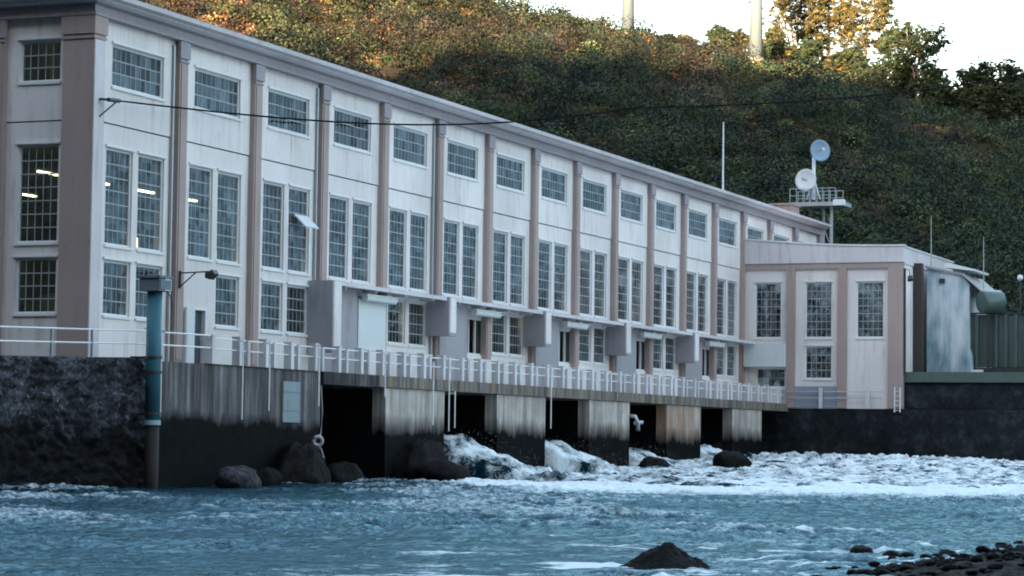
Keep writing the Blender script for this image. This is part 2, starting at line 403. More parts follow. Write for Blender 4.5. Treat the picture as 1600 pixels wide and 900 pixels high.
ZT = 12.1
UP = lambda k: (6 * k + 1.1, 6 * k + 4.75, 9.8, 11.3)
TL = lambda k: (6 * k + .88, 6 * k + 2.72, 4.13, 7.58)
TRt = lambda k: (6 * k + 3.12, 6 * k + 5.0, 4.13, 7.58)
LL = lambda k: (6 * k + .88, 6 * k + 2.72, 1.62, 3.57)
LR = lambda k: (6 * k + 3.12, 6 * k + 5.0, 1.62, 3.57)
wall = MB(); wins = []
for k in range(NB):
    holes = [UP(k)]; kinds = [(UP(k), 10, 3)]
    if k < 13:
        holes += [TL(k), TRt(k)]; kinds += [(TL(k), 5, 7), (TRt(k), 5, 7)]
        if k in (0, 2) or (k >= 4 and k % 2 == 0): holes += [LL(k), LR(k)]; kinds += [(LL(k), 5, 4), (LR(k), 5, 4)]
        if k == 1: holes += [LR(k), (7.4, 8.26, .1, 2.14)]; kinds += [(LR(k), 5, 4)]
        if k >= 5 and k % 2 == 1: holes += [(6 * k + 3.12, 6 * k + 5.75, 1.45, 3.2)]
    wins.append(kinds)
    # panel of one bay between two pilasters; the joint line at z = 8.45 is a shallow step
    u0, u1 = 6 * k - .40 if k == 0 else 6 * k - .2, min(6 * k + 5.8, XE)
    if k == 0: u0 = EX + .36
    for zz0, zz1, dd in ((-.3, 8.42, 0.0), (8.46, ZT, -.035)):
        hs = [h for h in holes if zz0 <= h[2] < zz1]
        wall_holes(wall, (lambda dd: (lambda u, d, z: (u, d + dd, z)))(dd), u0, u1, zz0, zz1, hs, .35 - dd)
# end wall panels
NEB = 5; EP = 3.66
eh = []
for j in range(NEB):
    e0 = 1.0 + EP * j
    hs = [(e0 + .24, e0 + 1.94, 9.85, 11.33), (e0 + .24, e0 + 1.94, 4.13, 7.6), (e0 + .24, e0 + 1.94, 1.62, 3.58)]
    eh.append(hs)
    for zz0, zz1, dd in ((-.3, 8.42, 0.0), (8.46, ZT, -.03)):
        wall_holes(wall, (lambda dd: (lambda u, d, z: (EX + d + dd, u, z)))(dd), e0 - .15 if j else .36, e0 + EP - .15, zz0, zz1, [h for h in hs if zz0 <= h[2] < zz1], .35 - dd)
YB = 1.0 + EP * NEB - .15
wall.box(EX + .35, XE - .02, YB - .3, YB, -.3, ZT)            # rear wall
wall.box(XE - .35, XE, .35, YB - .3, -.3, ZT)                  # far end wall
wall.build('wall', m_white, ps)
jt = MB(); jt.box(EX + .12, XE - .4, .06, .30, 8.418, 8.462); jt.box(EX + .06, EX + .3, .34, YB - .35, 8.418, 8.462)  # dark grey strip paints the shadow line of the joint
jt.build('joint_shadow', m_joint_shade, ps)
for kinds in wins:
    for h, c, r in kinds:
        window(ps, (lambda u, d, z: (u, d - .035, z)) if h[2] > 9 else PF, *h, c, r)
for hs in eh:
    for h, c, r in zip(hs, (5, 5, 5), (3, 7, 4)): window(ps, (lambda u, d, z: (EX + d - .03, u, z)) if h[2] > 9 else PEnd, *h, c, r)
# open dark sliding windows of the odd bays: vertical bars only
for k in range(5, 13, 2):
    a, b = 6 * k + 3.12, 6 * k + 5.75
    f = MB()
    for u in (a, a + .95, a + 1.75, b - .08): f.box(u, u + .08, .05, .15, 1.45, 3.2)
    f.box(a + .08, b - .08, .06, .14, 1.45, 1.53); f.box(a + .08, b - .08, .06, .14, 3.12, 3.2)
    o = f.build('window', m_frame, ps)
    g = MB(); g.quad((a + 1.8, .1, 1.5), (b - .05, .1, 1.5), (b - .05, .1, 3.15), (a + 1.8, .1, 3.15)); g.build('pane', m_glass, o)
# tilted ventilation pane of bay 3, right tall window
vt = MB(); u0, u1 = 12 + 3.55, 12 + 4.75
vt.prism([(-.02, 6.45), (-.55, 5.95), (-.58, 5.99), (-.04, 6.5)], lambda p, t: (t, p[0], p[1]), u0, u1)
vt.build('tilted_pane', m_white_metal, ps)
# pilasters
def pilaster(P3, u0, u1, zb=-.1):
    s = MB(); bx(s, P3, u0, u1, -P, .05, zb, ZT)
    bx(s, P3, u0 + .10, u1 - .10, -P - .03, -P - .001, zb + .3, 11.25)
    o = s.build('pilaster', m_pink, ps)
    c = MB(); bx(c, P3, u0 - .05, u1 + .05, -P - .07, -P + .05, 11.45, ZT - .02); bx(c, P3, u0 - .02, u1 + .02, -P - .05, -P + .05, 11.30, 11.38)
    c.build('capital', m_frieze, o)
for k in range(1, NB):
    pilaster(PF, 6 * k - .42, 6 * k + .22)
pilaster(PF, XE - .6, XE)
# corner pilaster wraps both faces
cs = MB(); cs.box(EX - P, EX + .5, -P, 1.02, -.1, ZT); o = cs.build('corner_pilaster', m_pink, ps)
c = MB(); c.box(EX - P - .07, EX + .56, -P - .07, 1.08, 11.45, ZT - .02); c.box(EX - P - .05, EX + .53, -P - .05, 1.05, 11.28, 11.38); c.build('capital', m_pink, o)
# paler strip of the corner on the river side
c = MB(); c.box(EX - P + .03, EX + .47, -P - .03, -P - .002, .0, 11.25); c.build('corner_strip', m_trim, o)
for j in range(1, NEB + 1):
    e0 = 1.0 + EP * j; pilaster(PEnd, e0 - 1.22 + 0.0, e0 - .02) if j <= NEB else None
# cornice: architrave, frieze and stepped overhang running round two sides
def sweep(mb, prof):
    # profile (out, z) swept along the river facade and the end wall with a mitre at the corner
    for (o0, z0), (o1, z1) in zip(prof, prof[1:]):
        a0 = (EX - o0, -o0); a1 = (EX - o1, -o1)
        mb.quad((a0[0], a0[1], z0), (XE + o0 * .4, a0[1], z0), (XE + o1 * .4, a1[1], z1), (a1[0], a1[1], z1))
        mb.quad((a0[0], YB, z0), (a0[0], a0[1], z0), (a1[0], a1[1], z1), (a1[0], YB, z1))
fz = MB(); sweep(fz, [(.02, ZT - .001), (P + .10, ZT), (P + .10, 12.20), (P + .04, 12.24), (P + .04, 12.46), (P + .20, 12.52)]); fz.build('frieze', m_frieze, ps)
cn = MB(); sweep(cn, [(P + .20, 12.521), (.62, 12.60), (.62, 12.66), (.86, 12.70), (.90, 12.86), (.5, 12.95), (-1.0, 13.05)]); cn.build('cornice', m_trim, ps)
rf = MB(); rf.prism([(-.9 + 1.9, 13.0), (YB / 2, 14.0), (YB, 13.0)], lambda p, t: (t, p[0], p[1]), EX + .9, XE); rf.build('roof', m_roof, ps)
ch = MB(); ch.box(92.6, 94.6, .9, 2.4, 13.0, 13.95); ch.box(92.5, 94.7, .8, 2.5, 13.95, 14.08); ch.build('chimney', m_pink, ps)
# downpipes beside some pilasters
for k in (1, 3, 5):
    d = MB(); d.tube([(6 * k - .62, -.09, .0), (6 * k - .62, -.09, 11.9)], .065); d.build('downpipe', m_galv, ps)
# door of bay 2
dr = MB(); dr.box(7.44, 8.22, .12, .17, .1, 2.10); o = dr.build('doorway', m_doorway_shade, ps)  # dark panel stands for the shaded inside of the open doorway
h = MB(); h.tube([(8.1, .08, 1.0), (8.1, .08, 1.14)], .02); h.build('handle', m_galv, o)
f = MB(); f.box(7.30, 7.398, -.05, .1, .1, 2.24); f.box(8.262, 8.36, -.05, .1, .1, 2.24); f.box(7.398, 8.262, -.05, .1, 2.142, 2.24); f.build('door_frame', m_frame, ps)
f = MB(); f.box(6.62, 7.26, -.16, -.06, .02, 2.2); f.build('open_door_leaf', m_panel, ps)
f = MB(); f.box(7.36, 8.34, -.55, -.05, -.02, .08); f.build('door_step', mat('ochre_step', (.30, .16, .05), .8), ps)
# box housings, canopy, screen and grey panels on the lower storey
Q = 1.15
for i in range(6):
    x0 = 16.95 + 12 * i
    zb = 1.0 if i == 0 else 2.2
    if i < 5:
        b = MB(); b.box(x0, x0 + .82, -Q, -.02, zb, 3.86); b.box(x0 - .03, x0 + .85, -Q - .04, -.02, zb - .09, zb - .002)
        b.build('box_housing', m_grey, ps)
        e = MB(); e.box(x0 + .10, x0 + .80, -Q - .03, -Q - .002, zb + .05, 3.84); e.build('lit_front', m_white, ps)  # white plate paints the lit edge of the grey box
        g = MB(); g.box(x0 + .86, 6 * (2 * i + 3) + 3.05, -.33, -.004, .0, 3.66); g.build('grey_panel', m_grey, ps)
        if i == 0:
            w_ = MB(); w_.box(21.1, 23.85, -.37, -.005, 1.24, 3.34); w_.build('screen_panel', m_panel, ps)
        lo = MB(); lo.box(6 * (2 * i + 3) + 3.1, 6 * (2 * i + 3) + 10.8, -.34, -.004, .0, 1.16); lo.box(6 * (2 * i + 3) + 3.0, 6 * (2 * i + 3) + 10.9, -.40, -.004, 1.162, 1.24); lo.build('plinth_wall', m_white, ps)
        rb = MB(); rb.tube([(6 * (2 * i + 3) + 3.15, -.62, 3.40), (6 * (2 * i + 3) + 6.2, -.62, 3.40)], .15, 10); rb.box(6 * (2 * i + 3) + 3.1, 6 * (2 * i + 3) + 6.25, -.78, -.35, 3.48, 3.56); rb.build('roller_box', m_panel, ps)
        xe = 16.95 + 12 * (i + 1) - .04 if i < 4 else 77.7
        cp = MB(); cp.box(x0 + .86, xe, -1.02, -.05, 3.74, 3.84); cp.box(x0 + .86, xe, -1.06, -1.021, 3.70, 3.87)
        for u in np.arange(x0 + 1.6, xe, 3.0): cp.box(u, u + .09, -.98, -.3, 3.60, 3.738)
        cp.build('canopy', m_trim, ps)
# interior
it = MB(); it.box(EX + .4, XE - .4, .4, YB - .4, -.29, -.2); it.build('interior_floor', m_intfloor, ps)
it = MB(); it.box(EX + .4, XE - .4, YB - .45, YB - .35, -.2, 12.05); it.box(EX + .4, XE - .4, .42, YB - .46, 11.95, 12.05)
for k in range(1, NB): it.box(6 * k - .25, 6 * k + .15, .40, .75, -.2, 11.9); it.box(6 * k - .25, 6 * k + .15, YB - .9, YB - .46, -.2, 11.9)
it.build('interior_wall', m_int, ps)
it = MB(); it.box(EX + .42, XE - .42, YB - 1.2, YB - .5, 7.9, 8.5); it.box(EX + .42, XE - .42, .80, 1.3, 7.9, 8.5); it.build('crane_beam', mat('crane_beam_paint', (.16, .13, .06), .6), ps)

# generator sets inside, seen through the glass
for i in range(7):
    x = 9 + 12 * i
    g = MB(); g.lathe([(0, 0), (2.3, 0), (2.3, 1.6), (1.7, 1.9), (1.7, 2.7), (.8, 3.1), (.3, 3.1), (.3, 4.2), (0, 4.2)], (x, 6.5, -.2), (0, 0, 1), 20)
    o = g.build('generator', mat('machine_green', (.10, .17, .16), .4), None, True)
    tag(o, 'pale green round generator standing inside the hall behind the tall windows', 'generator', 'generators inside the hall')
# ceiling strips and lamps
base = None
for i in range(4):
    for yy in (3.2, 8.6):
        x = 2.2 + 3.4 * i
        if base is None:
            base = thing('strip_light', 'white strip lamp glowing inside the hall behind the tall windows', 'lamp', (x, yy, 6.9), 'strip lamps inside the hall')
            b = MB(); b.box(x - .75, x + .75, yy - .07, yy + .07, 6.84, 6.90); b.build('tube', m_fluo, base)
            b = MB(); b.box(x - .8, x + .8, yy - .10, yy + .10, 6.903, 7.0); b.box(x - .01, x + .01, yy - .01, yy + .01, 7.0, 11.9); b.build('housing', m_white_metal, base)
            bl = Vector(base.location)
        else: copy_tree(base, Vector((x, yy, 6.9)) - bl)
base = None
for k in range(13):
    x, y, z = 6 * k + 4.15, .62, 4.2
    if base is None:
        base = thing('glowing_jar', '', 'lamp', (x, y, z), 'glowing jars standing inside the tall windows')
        b = MB(); b.tube([(x, y, z), (x, y, z + .42)], .055); b.build('glass_tube', m_lampw, base)  # white jar with an added glow of its own
        b = MB(); b.box(x - .22, x + .22, y + .08, y + .2, z - .15, z + .3); b.build('bracket', mat('red_bracket', (.16, .06, .05), .6), base)
        bl = Vector(base.location); o = base
    else: o = copy_tree(base, Vector((x, y, z)) - bl)
    o['label'] = 'small glowing white jar at the foot of a right-hand tall window of the river front'
for (x, y, z, lab) in ((.75, 1.75, 2.75, 'bright warm wall lamp glowing behind the lowest window of the end wall'), (26.2, .75, 2.35, 'bright warm lamp behind the low window beside the pale screen panel'), (40.2, .75, 2.9, 'small warm lamp behind the low window left of the second hanging grey box')):
    t = thing('wall_lamp', lab, 'lamp', (x, y, z)); b = MB(); b.lathe([(0, 0), (.07, .03), (.10, .3), (.10, .55), (.05, .7), (0, .7)], (x, y, z), (0, 0, 1), 10); b.build('glass_shade', m_lampw, t)
    b = MB(); b.box(x - .04, x + .04, y - .04, y + .04, z + .7, z + .95); b.build('bracket', m_dark, t)

# ------------------------------------------------------------------ wing building at the far end of the river front (its face is the plane x = 78)
wg = thing('wing_building', 'lower flat-roofed wing with three window bays standing across the far end of the power station', 'building', (WX, -5, 0))
W0, W1 = .27, 10.44
wl = MB()
wh = [(.90, 2.62, 4.12, 7.6), (4.17, 5.9, 4.12, 7.6), (4.17, 5.9, 1.55, 3.58), (7.46, 9.2, 4.12, 7.6), (1.0, 2.9, 1.0, 2.2)]
wall_holes(wl, PWg, W0, W1 - .02, -.3, 8.7, wh, .3)
wl.box(WX + .06, 92, -W1 + .02, -W1 + .3, -.3, 8.7)
wl.box(WX + .1, 92, -W1 + .3, -.3, 8.5, 8.66)
wl.build('wall', m_white, wg)
it = MB(); it.box(WX + 5, WX + 5.1, -W1 + .4, -.35, -.3, 8.4); it.build('interior_wall', m_int, wg)
for h, c, r in zip(wh, (5, 5, 5, 5, 4), (7, 7, 4, 7, 2)): window(wg, PWg, *h, c, r)
for a, b, mm in ((3.0, 3.55, m_pink), (6.3, 6.88, m_pink), (9.5, 10.46, m_pink)):
    s = MB(); s.box(WX - .14, WX + .2, -b, -a, -.25, 8.45); s.build('pilaster', mm, wg)
s = MB(); s.box(WX - .12, WX + .2, -W1 - .02, -W0, 8.452, 8.80); s.build('band', m_pink, wg)
pr = MB(); pr.prism([(W0, 8.80), (W1 + .05, 8.80), (W1 + .05, 9.78), (8.6, 9.80), (6.5, 9.86), (4.4, 9.98), (2.2, 10.16), (W0, 10.34)], lambda p, t: (t, -p[0], p[1]), WX - .2, WX + .2)
pr.box(WX + .2, 92, -W1 - .05, -W1 + .3, 8.70, 9.72)
pr.build('parapet', m_trim, wg)
cpg = MB(); pts = [(W0, 10.342), (2.2, 10.162), (4.4, 9.982), (6.5, 9.862), (8.6, 9.802), (W1 + .12, 9.782)]
cpg.prism(pts + [(a, b + .09) for a, b in pts[::-1]], lambda p, t: (t, -p[0], p[1]), WX - .27, WX + .25); cpg.box(WX + .25, 92, -W1 - .12, -W1 + .35, 9.722, 9.80)
cpg.build('coping', m_panel, wg)
bal = MB(); bal.box(WX - .42, WX + .04, -2.98, -.3, 2.3, 3.72); bal.build('box_housing', m_panel, wg)
bb = MB(); bb.box(WX - .05, WX + .05, -6.3, -3.56, -.2, 1.08); bb.build('plinth_shadow', painted('shadow_blue', (.30, .33, .38), (.2, .22, .26)), wg)  # blue-grey shadow painted along the wing's base as a band
dp = MB(); dp.tube([(WX - .05, -W1 - .1, 8.4), (WX - .05, -W1 - .12, 1.8)], .07); dp.build('downpipe', m_dark, wg)
t = thing('wall_floodlight', 'small dark floodlight hanging from the right corner of the low wing', 'lamp', (WX - .1, -W1 - .2, 7.9))
b = MB(); b.tube([(WX - .1, -W1 - .06, 8.3), (WX - .15, -W1 - .4, 8.3), (WX - .2, -W1 - .45, 7.9)], .03); b.build('bracket', m_dark, t)
b = MB(); b.lathe([(0, 0), (.16, .02), (.22, .28), (.0, .3)], (WX - .2, -W1 - .45, 7.9), (-.3, -.3, -1), 10); b.build('lamp_head', m_dark, t)

# ------------------------------------------------------------------ quay, piers, walkway
YQ = -3.0
o = MB(); o.box(-1.6, 12.25, YQ, .0, -8, -.06); q = o.build('concrete_quay_wall', m_conc); tag(q, 'streaked grey concrete quay wall with dark algae foot between teal pipe and first opening', 'wall')
for i in range(5):
    x0 = 18.2 + 12.06 * i; x1 = x0 + 6.15
    b = MB(); b.box(x0, x1, YQ, 3.5, -8, -.52)
    b.box(x0 - .02, x0 + .25, YQ - .05, YQ - .002, -6, -.53)
    lb_ = MB(); lb_.box(x0 - .03, x0 - .002, YQ + .55, 3.45, -7.9, -.56)  # dark sheet paints deeper shade on the pier side inside the opening
    o = b.build('concrete_pier', m_rustpier if i == 3 else m_pier)
    lab = ['widest pale concrete pier with black wet foot beside the darkest opening', 'second pale concrete pier right of the first white-water chute', 'third concrete pier with brown vertical streaks and a pale spout beside it',
           'rusty orange stained concrete pier', 'small pale concrete pier nearest the low wing'][i]
    tag(o, lab, 'pier', 'piers under the walkway')
    lb_.build('shade_lining', m_wetshade, o)
b = MB(); b.box(12.3, 78, 3.6, 4.2, -8, -.5); o = b.build('culvert_back_wall', m_wetshade); tag(o, 'dark wet rear wall deep inside the openings under the walkway', 'wall')
wk = thing('walkway', 'narrow concrete walkway slab along the foot of the power station over the piers', 'walkway', (40, -1.5, -.2))
b = MB(); b.box(12.3, 17.4, YQ - .12, 0, -.52, -.03); b.box(3.0, 12.298, YQ - .06, 0, -.055, -.03); b.build('slab', m_slabdark, wk)
b = MB(); b.box(17.402, 79, YQ - .12, 0, -.5, -.03); b.build('slab', m_slab, wk)
b = MB(); b.box(8.95, 10.35, YQ - .08, YQ - .004, -2.05, -.5)
for z in (-.9, -1.6): b.box(8.95, 10.35, YQ - .1, YQ - .081, z, z + .05)
o = b.build('concrete_patch', painted('pale_blue_paint', (.27, .33, .35), (.10, .12, .13), amount=1.)); tag(o, 'pale blue concrete sheet fixed on the dark streaked quay wall', 'patch')  # pale concrete patch, built as a thin raised plate

# rubble wall at the left
nu, nv = 150, 110
U = np.linspace(-26, -1.55, nu); V = np.linspace(-6.0, 0, nv); uu, vv = np.meshgrid(U, V, indexing='ij')
top = -.02 + (uu + 1.6) * .028 + .05 * vnoise(uu * 1.7, uu * 0 + 3)
zz = np.where(vv > -1e-6, top, vv * (1 + 0 * uu) + top)
cell = np.abs(vnoise(uu * 1.5, vv * 2.1, 3)) + .5 * np.abs(vnoise(uu * 3.1, vv * 3.7, 9))
yy = YQ - .25 - .28 * cell - .10 * fbm(uu * .6, vv * .6, 3, 5) + .10 * (vv + 6) / 6
vs_ = np.stack([uu, yy, zz], -1).reshape(-1, 3)
capv = np.stack([uu[:, -1], np.full(nu, 1.2), top[:, -1] + .03], -1); allv = np.concatenate([vs_, capv])
cq = np.array([[i * nv + nv - 1, (i + 1) * nv + nv - 1, nu * nv + i + 1, nu * nv + i] for i in range(nu - 1)])
o = np_mesh('rubble_wall', allv, np.concatenate([grid_quads(nu, nv), cq]), m_stone, True); tag(o, 'dark rough rubble stone river wall at the left edge below the end wall', 'wall')
b = MB(); b.box(-26, -.45, -2.9, 20, -5, -.22); b.build('ground_left', m_gravel); tag(bpy.data.objects['ground_left'], kind='structure')
bpy.data.objects['ground_left'].name = 'quay_ground'

# railing ------------------------------------------------------------
rl = thing('post_railing', 'long white railing of upright concrete posts along the walkway edge', 'railing', (3.4, YQ, 0))
npost = 0; x = 3.45; rngp = random.Random(3)
while x < 78.2:
    p_ = MB(); hh = .98 + rngp.uniform(-.02, .03); p_.box(x, x + .24, YQ - .02, YQ + .30, -.03, hh); p_.box(x - .015, x + .255, YQ - .035, YQ + .315, hh, hh + .05)
    p_.build('post', m_post, rl)
    if x > 5 and x + 1.1 < 78.2:
        dx = .72 + rngp.uniform(-.05, .08)
        p_ = MB(); p_.box(x + dx, x + dx + .17, YQ + .02, YQ + .26, -.03, .93); p_.build('post', m_post, rl)
    x += 2.07
for z in (.52, .90):
    b = MB(); b.tube([(3.4, YQ + .12, z), (78.3, YQ + .12, z)], .028, 6); b.build('rail', m_rail, rl)
r2 = thing('tube_railing', 'thin white tube railing in front of the end wall above the rubble wall', 'railing', (-10, YQ, 0))
for z0, z1 in ((.66, .98), (.22, .54)):
    b = MB(); b.tube([(-24, YQ - .1, z0 - .42), (-1.5, YQ - .1, z1 - .06), (3.4, YQ + .05, z1)], .03, 6); b.build('rail', m_rail, r2)
for x in (-23, -18, -12.6, -7.35, -4.9):
    zt = .66 + (x + 10) * .032; b = MB(); b.box(x, x + .06, YQ - .14, YQ - .06, zt - 1.05, zt); b.build('post', m_galv, r2)
b = MB(); b.box(-.62, -.12, YQ - .05, YQ + .35, -.06, 1.02); b.box(-.66, -.08, YQ - .09, YQ + .39, 1.02, 1.08); b.build('post', m_post, r2)
b = MB(); b.box(1.55, 1.70, YQ - .02, YQ + .1, -.03, 1.0); b.build('post', m_post, r2)
# third railing, at the wing
r3 = thing('thin_railing', 'thin grey rail with two white posts below the low wing', 'railing', (77.6, -6, 0))
for z in (.35, .75): b = MB(); b.tube([(77.7, YQ - .1, z), (77.7, -9.2, z)], .03, 6); b.build('rail', m_galv, r3)
for y in (-5.3, -8.3): b = MB(); b.box(77.6, 77.75, y - .1, y + .1, -.3, 1.0); b.build('post', m_post, r3)

# white rods standing along the quay face
for i, (x, zt, zb) in enumerate(((-.72, .95, -1.95), (5.2, .95, -2.0), (7.3, .95, -1.65), (11.45, 1.0, -1.4), (17.5, .95, -.9), (22.4, .7, -2.0), (24.1, .95, -2.25), (24.75, -.5, -2.1), (36.3, 1.0, -2.0))):
    b = MB(); b.tube([(x, YQ - .33, zt), (x, YQ - .33, zb)], .03, 6)
    b.box(x - .03, x + .03, YQ - .34, YQ - .1, zt - .12, zt - .07)
    o = b.build('white_rod', m_rail)
    lab = ['thin white upright rod just right of the teal pipe', 'first thin white rod down the streaked quay wall right of the door', 'second thin white rod down the streaked quay wall left of the pale blue sheet', 'thin white rod at the corner of the darkest opening',
           'short white rod at the left edge of the widest pale pier', 'long white rod near the middle of the widest pale pier', 'tall white rod on the right edge of the widest pale pier', 'lower white rod at the left edge of the first water chute opening', 'tall white rod on the right edge of the second pier'][i]
    tag(o, lab, 'rod', 'white rods on the quay face')

# teal gauge pipe ----------------------------------------------------
gx, gy = -2.15, -3.85
gp = thing('gauge_pipe', 'teal upright gauge pipe with a grey instrument box on top against the quay', 'pipe', (gx, gy, -4))
m_teal = painted('teal_paint', (.045, .155, .205), (.03, .09, .12), .45, .6)
b = MB(); b.tube([(gx, gy, -2.15), (gx, gy, 2.25)], .26, 20); b.build('upper_pipe', m_teal, gp, True)
b = MB(); b.tube([(gx, gy, -6), (gx, gy, -2.2)], .24, 20); b.build('lower_pipe', mat('rusty_dark_pipe', (.016, .011, .010), .8), gp, True)
for z in (-1.95, -.55, -.05):
    b = MB(); b.tube([(gx, gy, z), (gx, gy, z + .09)], .30, 20); b.box(gx - .1, gx + .1, gy + .2, YQ, z, z + .08); b.build('pipe_clamp', m_dark, gp)
b = MB(); b.tube([(gx, gy, -2.28), (gx, gy, -2.12)], .29, 20); b.build('collar', mat('pale_collar', (.30, .40, .42), .6), gp)
b = MB(); b.box(gx - .42, gx + .38, gy - .40, gy + .36, 2.22, 2.66); b.box(gx - .48, gx + .44, gy - .46, gy + .42, 2.66, 2.74)
b.box(gx - .38, gx + .34, gy - .43, gy - .402, 2.28, 2.60); b.build('instrument_box', mat('grey_blue_box', (.13, .16, .19), .5), gp)
b = MB(); b.box(gx - .05, gx + .38, gy - .42, gy - .404, 2.25, 2.65); b.build('box_door', m_panel, gp)
b = MB(); b.tube([(gx + .3, gy - .2, 2.3), (gx + .9, gy - .1, 2.1), (gx + 1.15, gy, 1.8), (gx + 1.15, gy, .95), (gx + .2, gy, .85)], .025, 6); b.build('conduit', m_dark, gp)

# lamp bracket on the pilaster, cable and its bracket ----------------
fl = thing('floodlight', 'dark floodlight on a bracket arm beside the pilaster above the open door', 'lamp', (5.9, -.3, 3.2))
b = MB(); b.box(5.75, 5.85, -.34, -.26, 2.85, 3.5); b.tube([(5.8, -.3, 3.42), (5.8, -1.55, 3.46)], .03, 6); b.tube([(5.8, -.3, 2.9), (5.8, -.95, 3.42)], .025, 6); b.build('bracket', m_dark, fl)
b = MB(); b.prism([(-1.45, 3.40), (-1.75, 3.52), (-1.85, 3.36), (-1.62, 3.16), (-1.45, 3.22)], lambda p, t: (t, p[0], p[1]), 5.62, 5.98); b.build('lamp_head', m_dark, fl)
cb = thing('power_cable', 'black sagging cable strung from the building corner across to the hill', 'cable', (-.1, -.35, 9.1))
A = Vector((-.1, -.62, 9.13)); B = Vector(at_dist(1750, 75, 300)); pts = []
for i in range(61):
    t = i / 60; tt = t ** 1.6; p_ = A.lerp(B, tt); p_.z -= 4 * 2.6 * tt * (1 - tt) + 0.75 * math.sin(math.pi * min(1, tt * 4)) * (tt < .25); pts.append(p_)
b = MB(); b.tube(pts, [.03 + .05 * (i / 60) for i in range(61)], 6); b.build('wire', m_cable, cb)
b = MB(); b.tube([pts[0], A.lerp(pts[2], .8)], .075, 8); b.build('insulator', m_dark, cb)
b = MB(); b.tube([(-.1, -.28, 9.16), A], .05, 6); b.tube([(-.1, -.28, 8.55), A + Vector((.55, -.05, .02))], .03, 6); b.build('bracket', m_dark, cb)

# roof mast
t = thing('roof_mast', 'thin pale mast standing on the roof edge left of the dish tower', 'mast', (72.2, -.55, 12.9))
b = MB(); b.tube([(72.2, -.55, 12.88), (72.2, -.55, 17.15)], [.06, .04], 8); b.build('pole', m_white_metal, t); b = MB(); b.box(72.05, 72.35, -.7, -.4, 12.87, 12.95); b.build('foot_plate', m_galv, t)

# dish tower at the far end of the roof
X = 98.2
dt = thing('antenna_tower', 'steel antenna platform with two round dishes behind the far end of the roof', 'antenna', (X, .2, 0))
def tp(px, py, x=X): return Vector(at_x(px, py, x))
c0 = tp(1299, 322); b = MB(); b.tube([(X, c0.y, -.2), (X, c0.y, c0.z)], .12, 8); b.tube([(X + 1.2, c0.y + .9, -.2), (X + 1.2, c0.y + .9, c0.z)], .10, 8)
for z in np.arange(1, c0.z - 1, 1.5): b.tube([(X, c0.y, z), (X + 1.2, c0.y + .9, z + 1.4)], .04, 5)
b.build('support_leg', m_galv, dt)
a, c1 = tp(1237, 324), tp(1322, 322)
b = MB(); b.box(X - .7, X + 1.5, c1.y, a.y, a.z - .0, a.z + .28); b.build('platform', m_galv, dt)
for xo in (-.65, 1.45):
    b = MB()
    for u in np.linspace(a.y - .05, c1.y + .6, 8): b.tube([(X + xo, u, a.z + .28), (X + xo, u, a.z + 1.25)], .03, 5)
    for z in (.75, 1.25): b.tube([(X + xo, a.y - .05, a.z + z), (X + xo, c1.y + .6, a.z + z)], .025, 5)
    b.build('guard_rail', m_galv, dt)
b = MB(); b.box(X - .8, X - .2, c1.y - .02, c1.y + .75, a.z + .0, a.z + .42); b.build('cabinet', m_white_metal, dt)
m0 = tp(1271, 312); m1 = tp(1272, 232)
b = MB(); b.tube([m0, (m0.x, m1.y, m1.z + .15)], .13, 10); b.tube([(m1.x, m1.y, m1.z), (m1.x, m1.y - .3, m1.z + .15)], .08, 6)
for dy in (.5, -.5): b.tube([(X, m0.y + dy, m0.z), (X, m0.y, m0.z + 1.6)], .05, 5)
b.build('mast', m_white_metal, dt, True)
def dish(c, d, r, mm):
    b = MB(); b.lathe([(0, 0), (r * .5, .05 * r), (r * .85, .18 * r), (r, .30 * r), (r, .36 * r), (r * .8, .22 * r), (r * .4, .1 * r), (0, .07 * r)], c, d, 24); o = b.build('dish', mm, dt, True)
    d = Vector(d).normalized(); b = MB(); b.tube([Vector(c) + d * .08 * r, Vector(c) + d * .75 * r], .045, 6); b.lathe([(0, 0), (.13, .02), (.13, .2), (0, .22)], Vector(c) + d * .72 * r, d, 8); b.build('feed_horn', m_galv, o)
dish(tp(1261, 282, X - .25), (-.95, .12, .05), .80, m_white_metal)
dish(tp(1279, 236, X - .1), (-.72, -.66, .06), .78, mat('blue_grey_dish', (.22, .33, .45), .5))

# ------------------------------------------------------------------ right-hand terrace, its wall and what stands on it
b = MB(); b.box(WX + .02, WX + 4, -60, 4.3, -9, -.31); b.box(WX + .3, WX + 6, -60, -9.35, -.28, 1.36)
o = b.build('retaining_wall', m_quay); tag(o, 'dark wet retaining wall below the low wing and the green fence', 'wall')
b = MB(); b.box(WX + .1, WX + 5, -60, -9.9, 1.362, 1.99); o = b.build('coping_ledge', m_green); tag(o, 'weathered green concrete ledge along the top of the dark retaining wall', 'ledge')
b = MB(); b.box(WX + 5, 190, -90, -8, 1.2, 1.96); b.box(97, 190, -8, 40, 0, 1.9); o = b.build('terrace_ground', m_terr); tag(o, kind='structure')

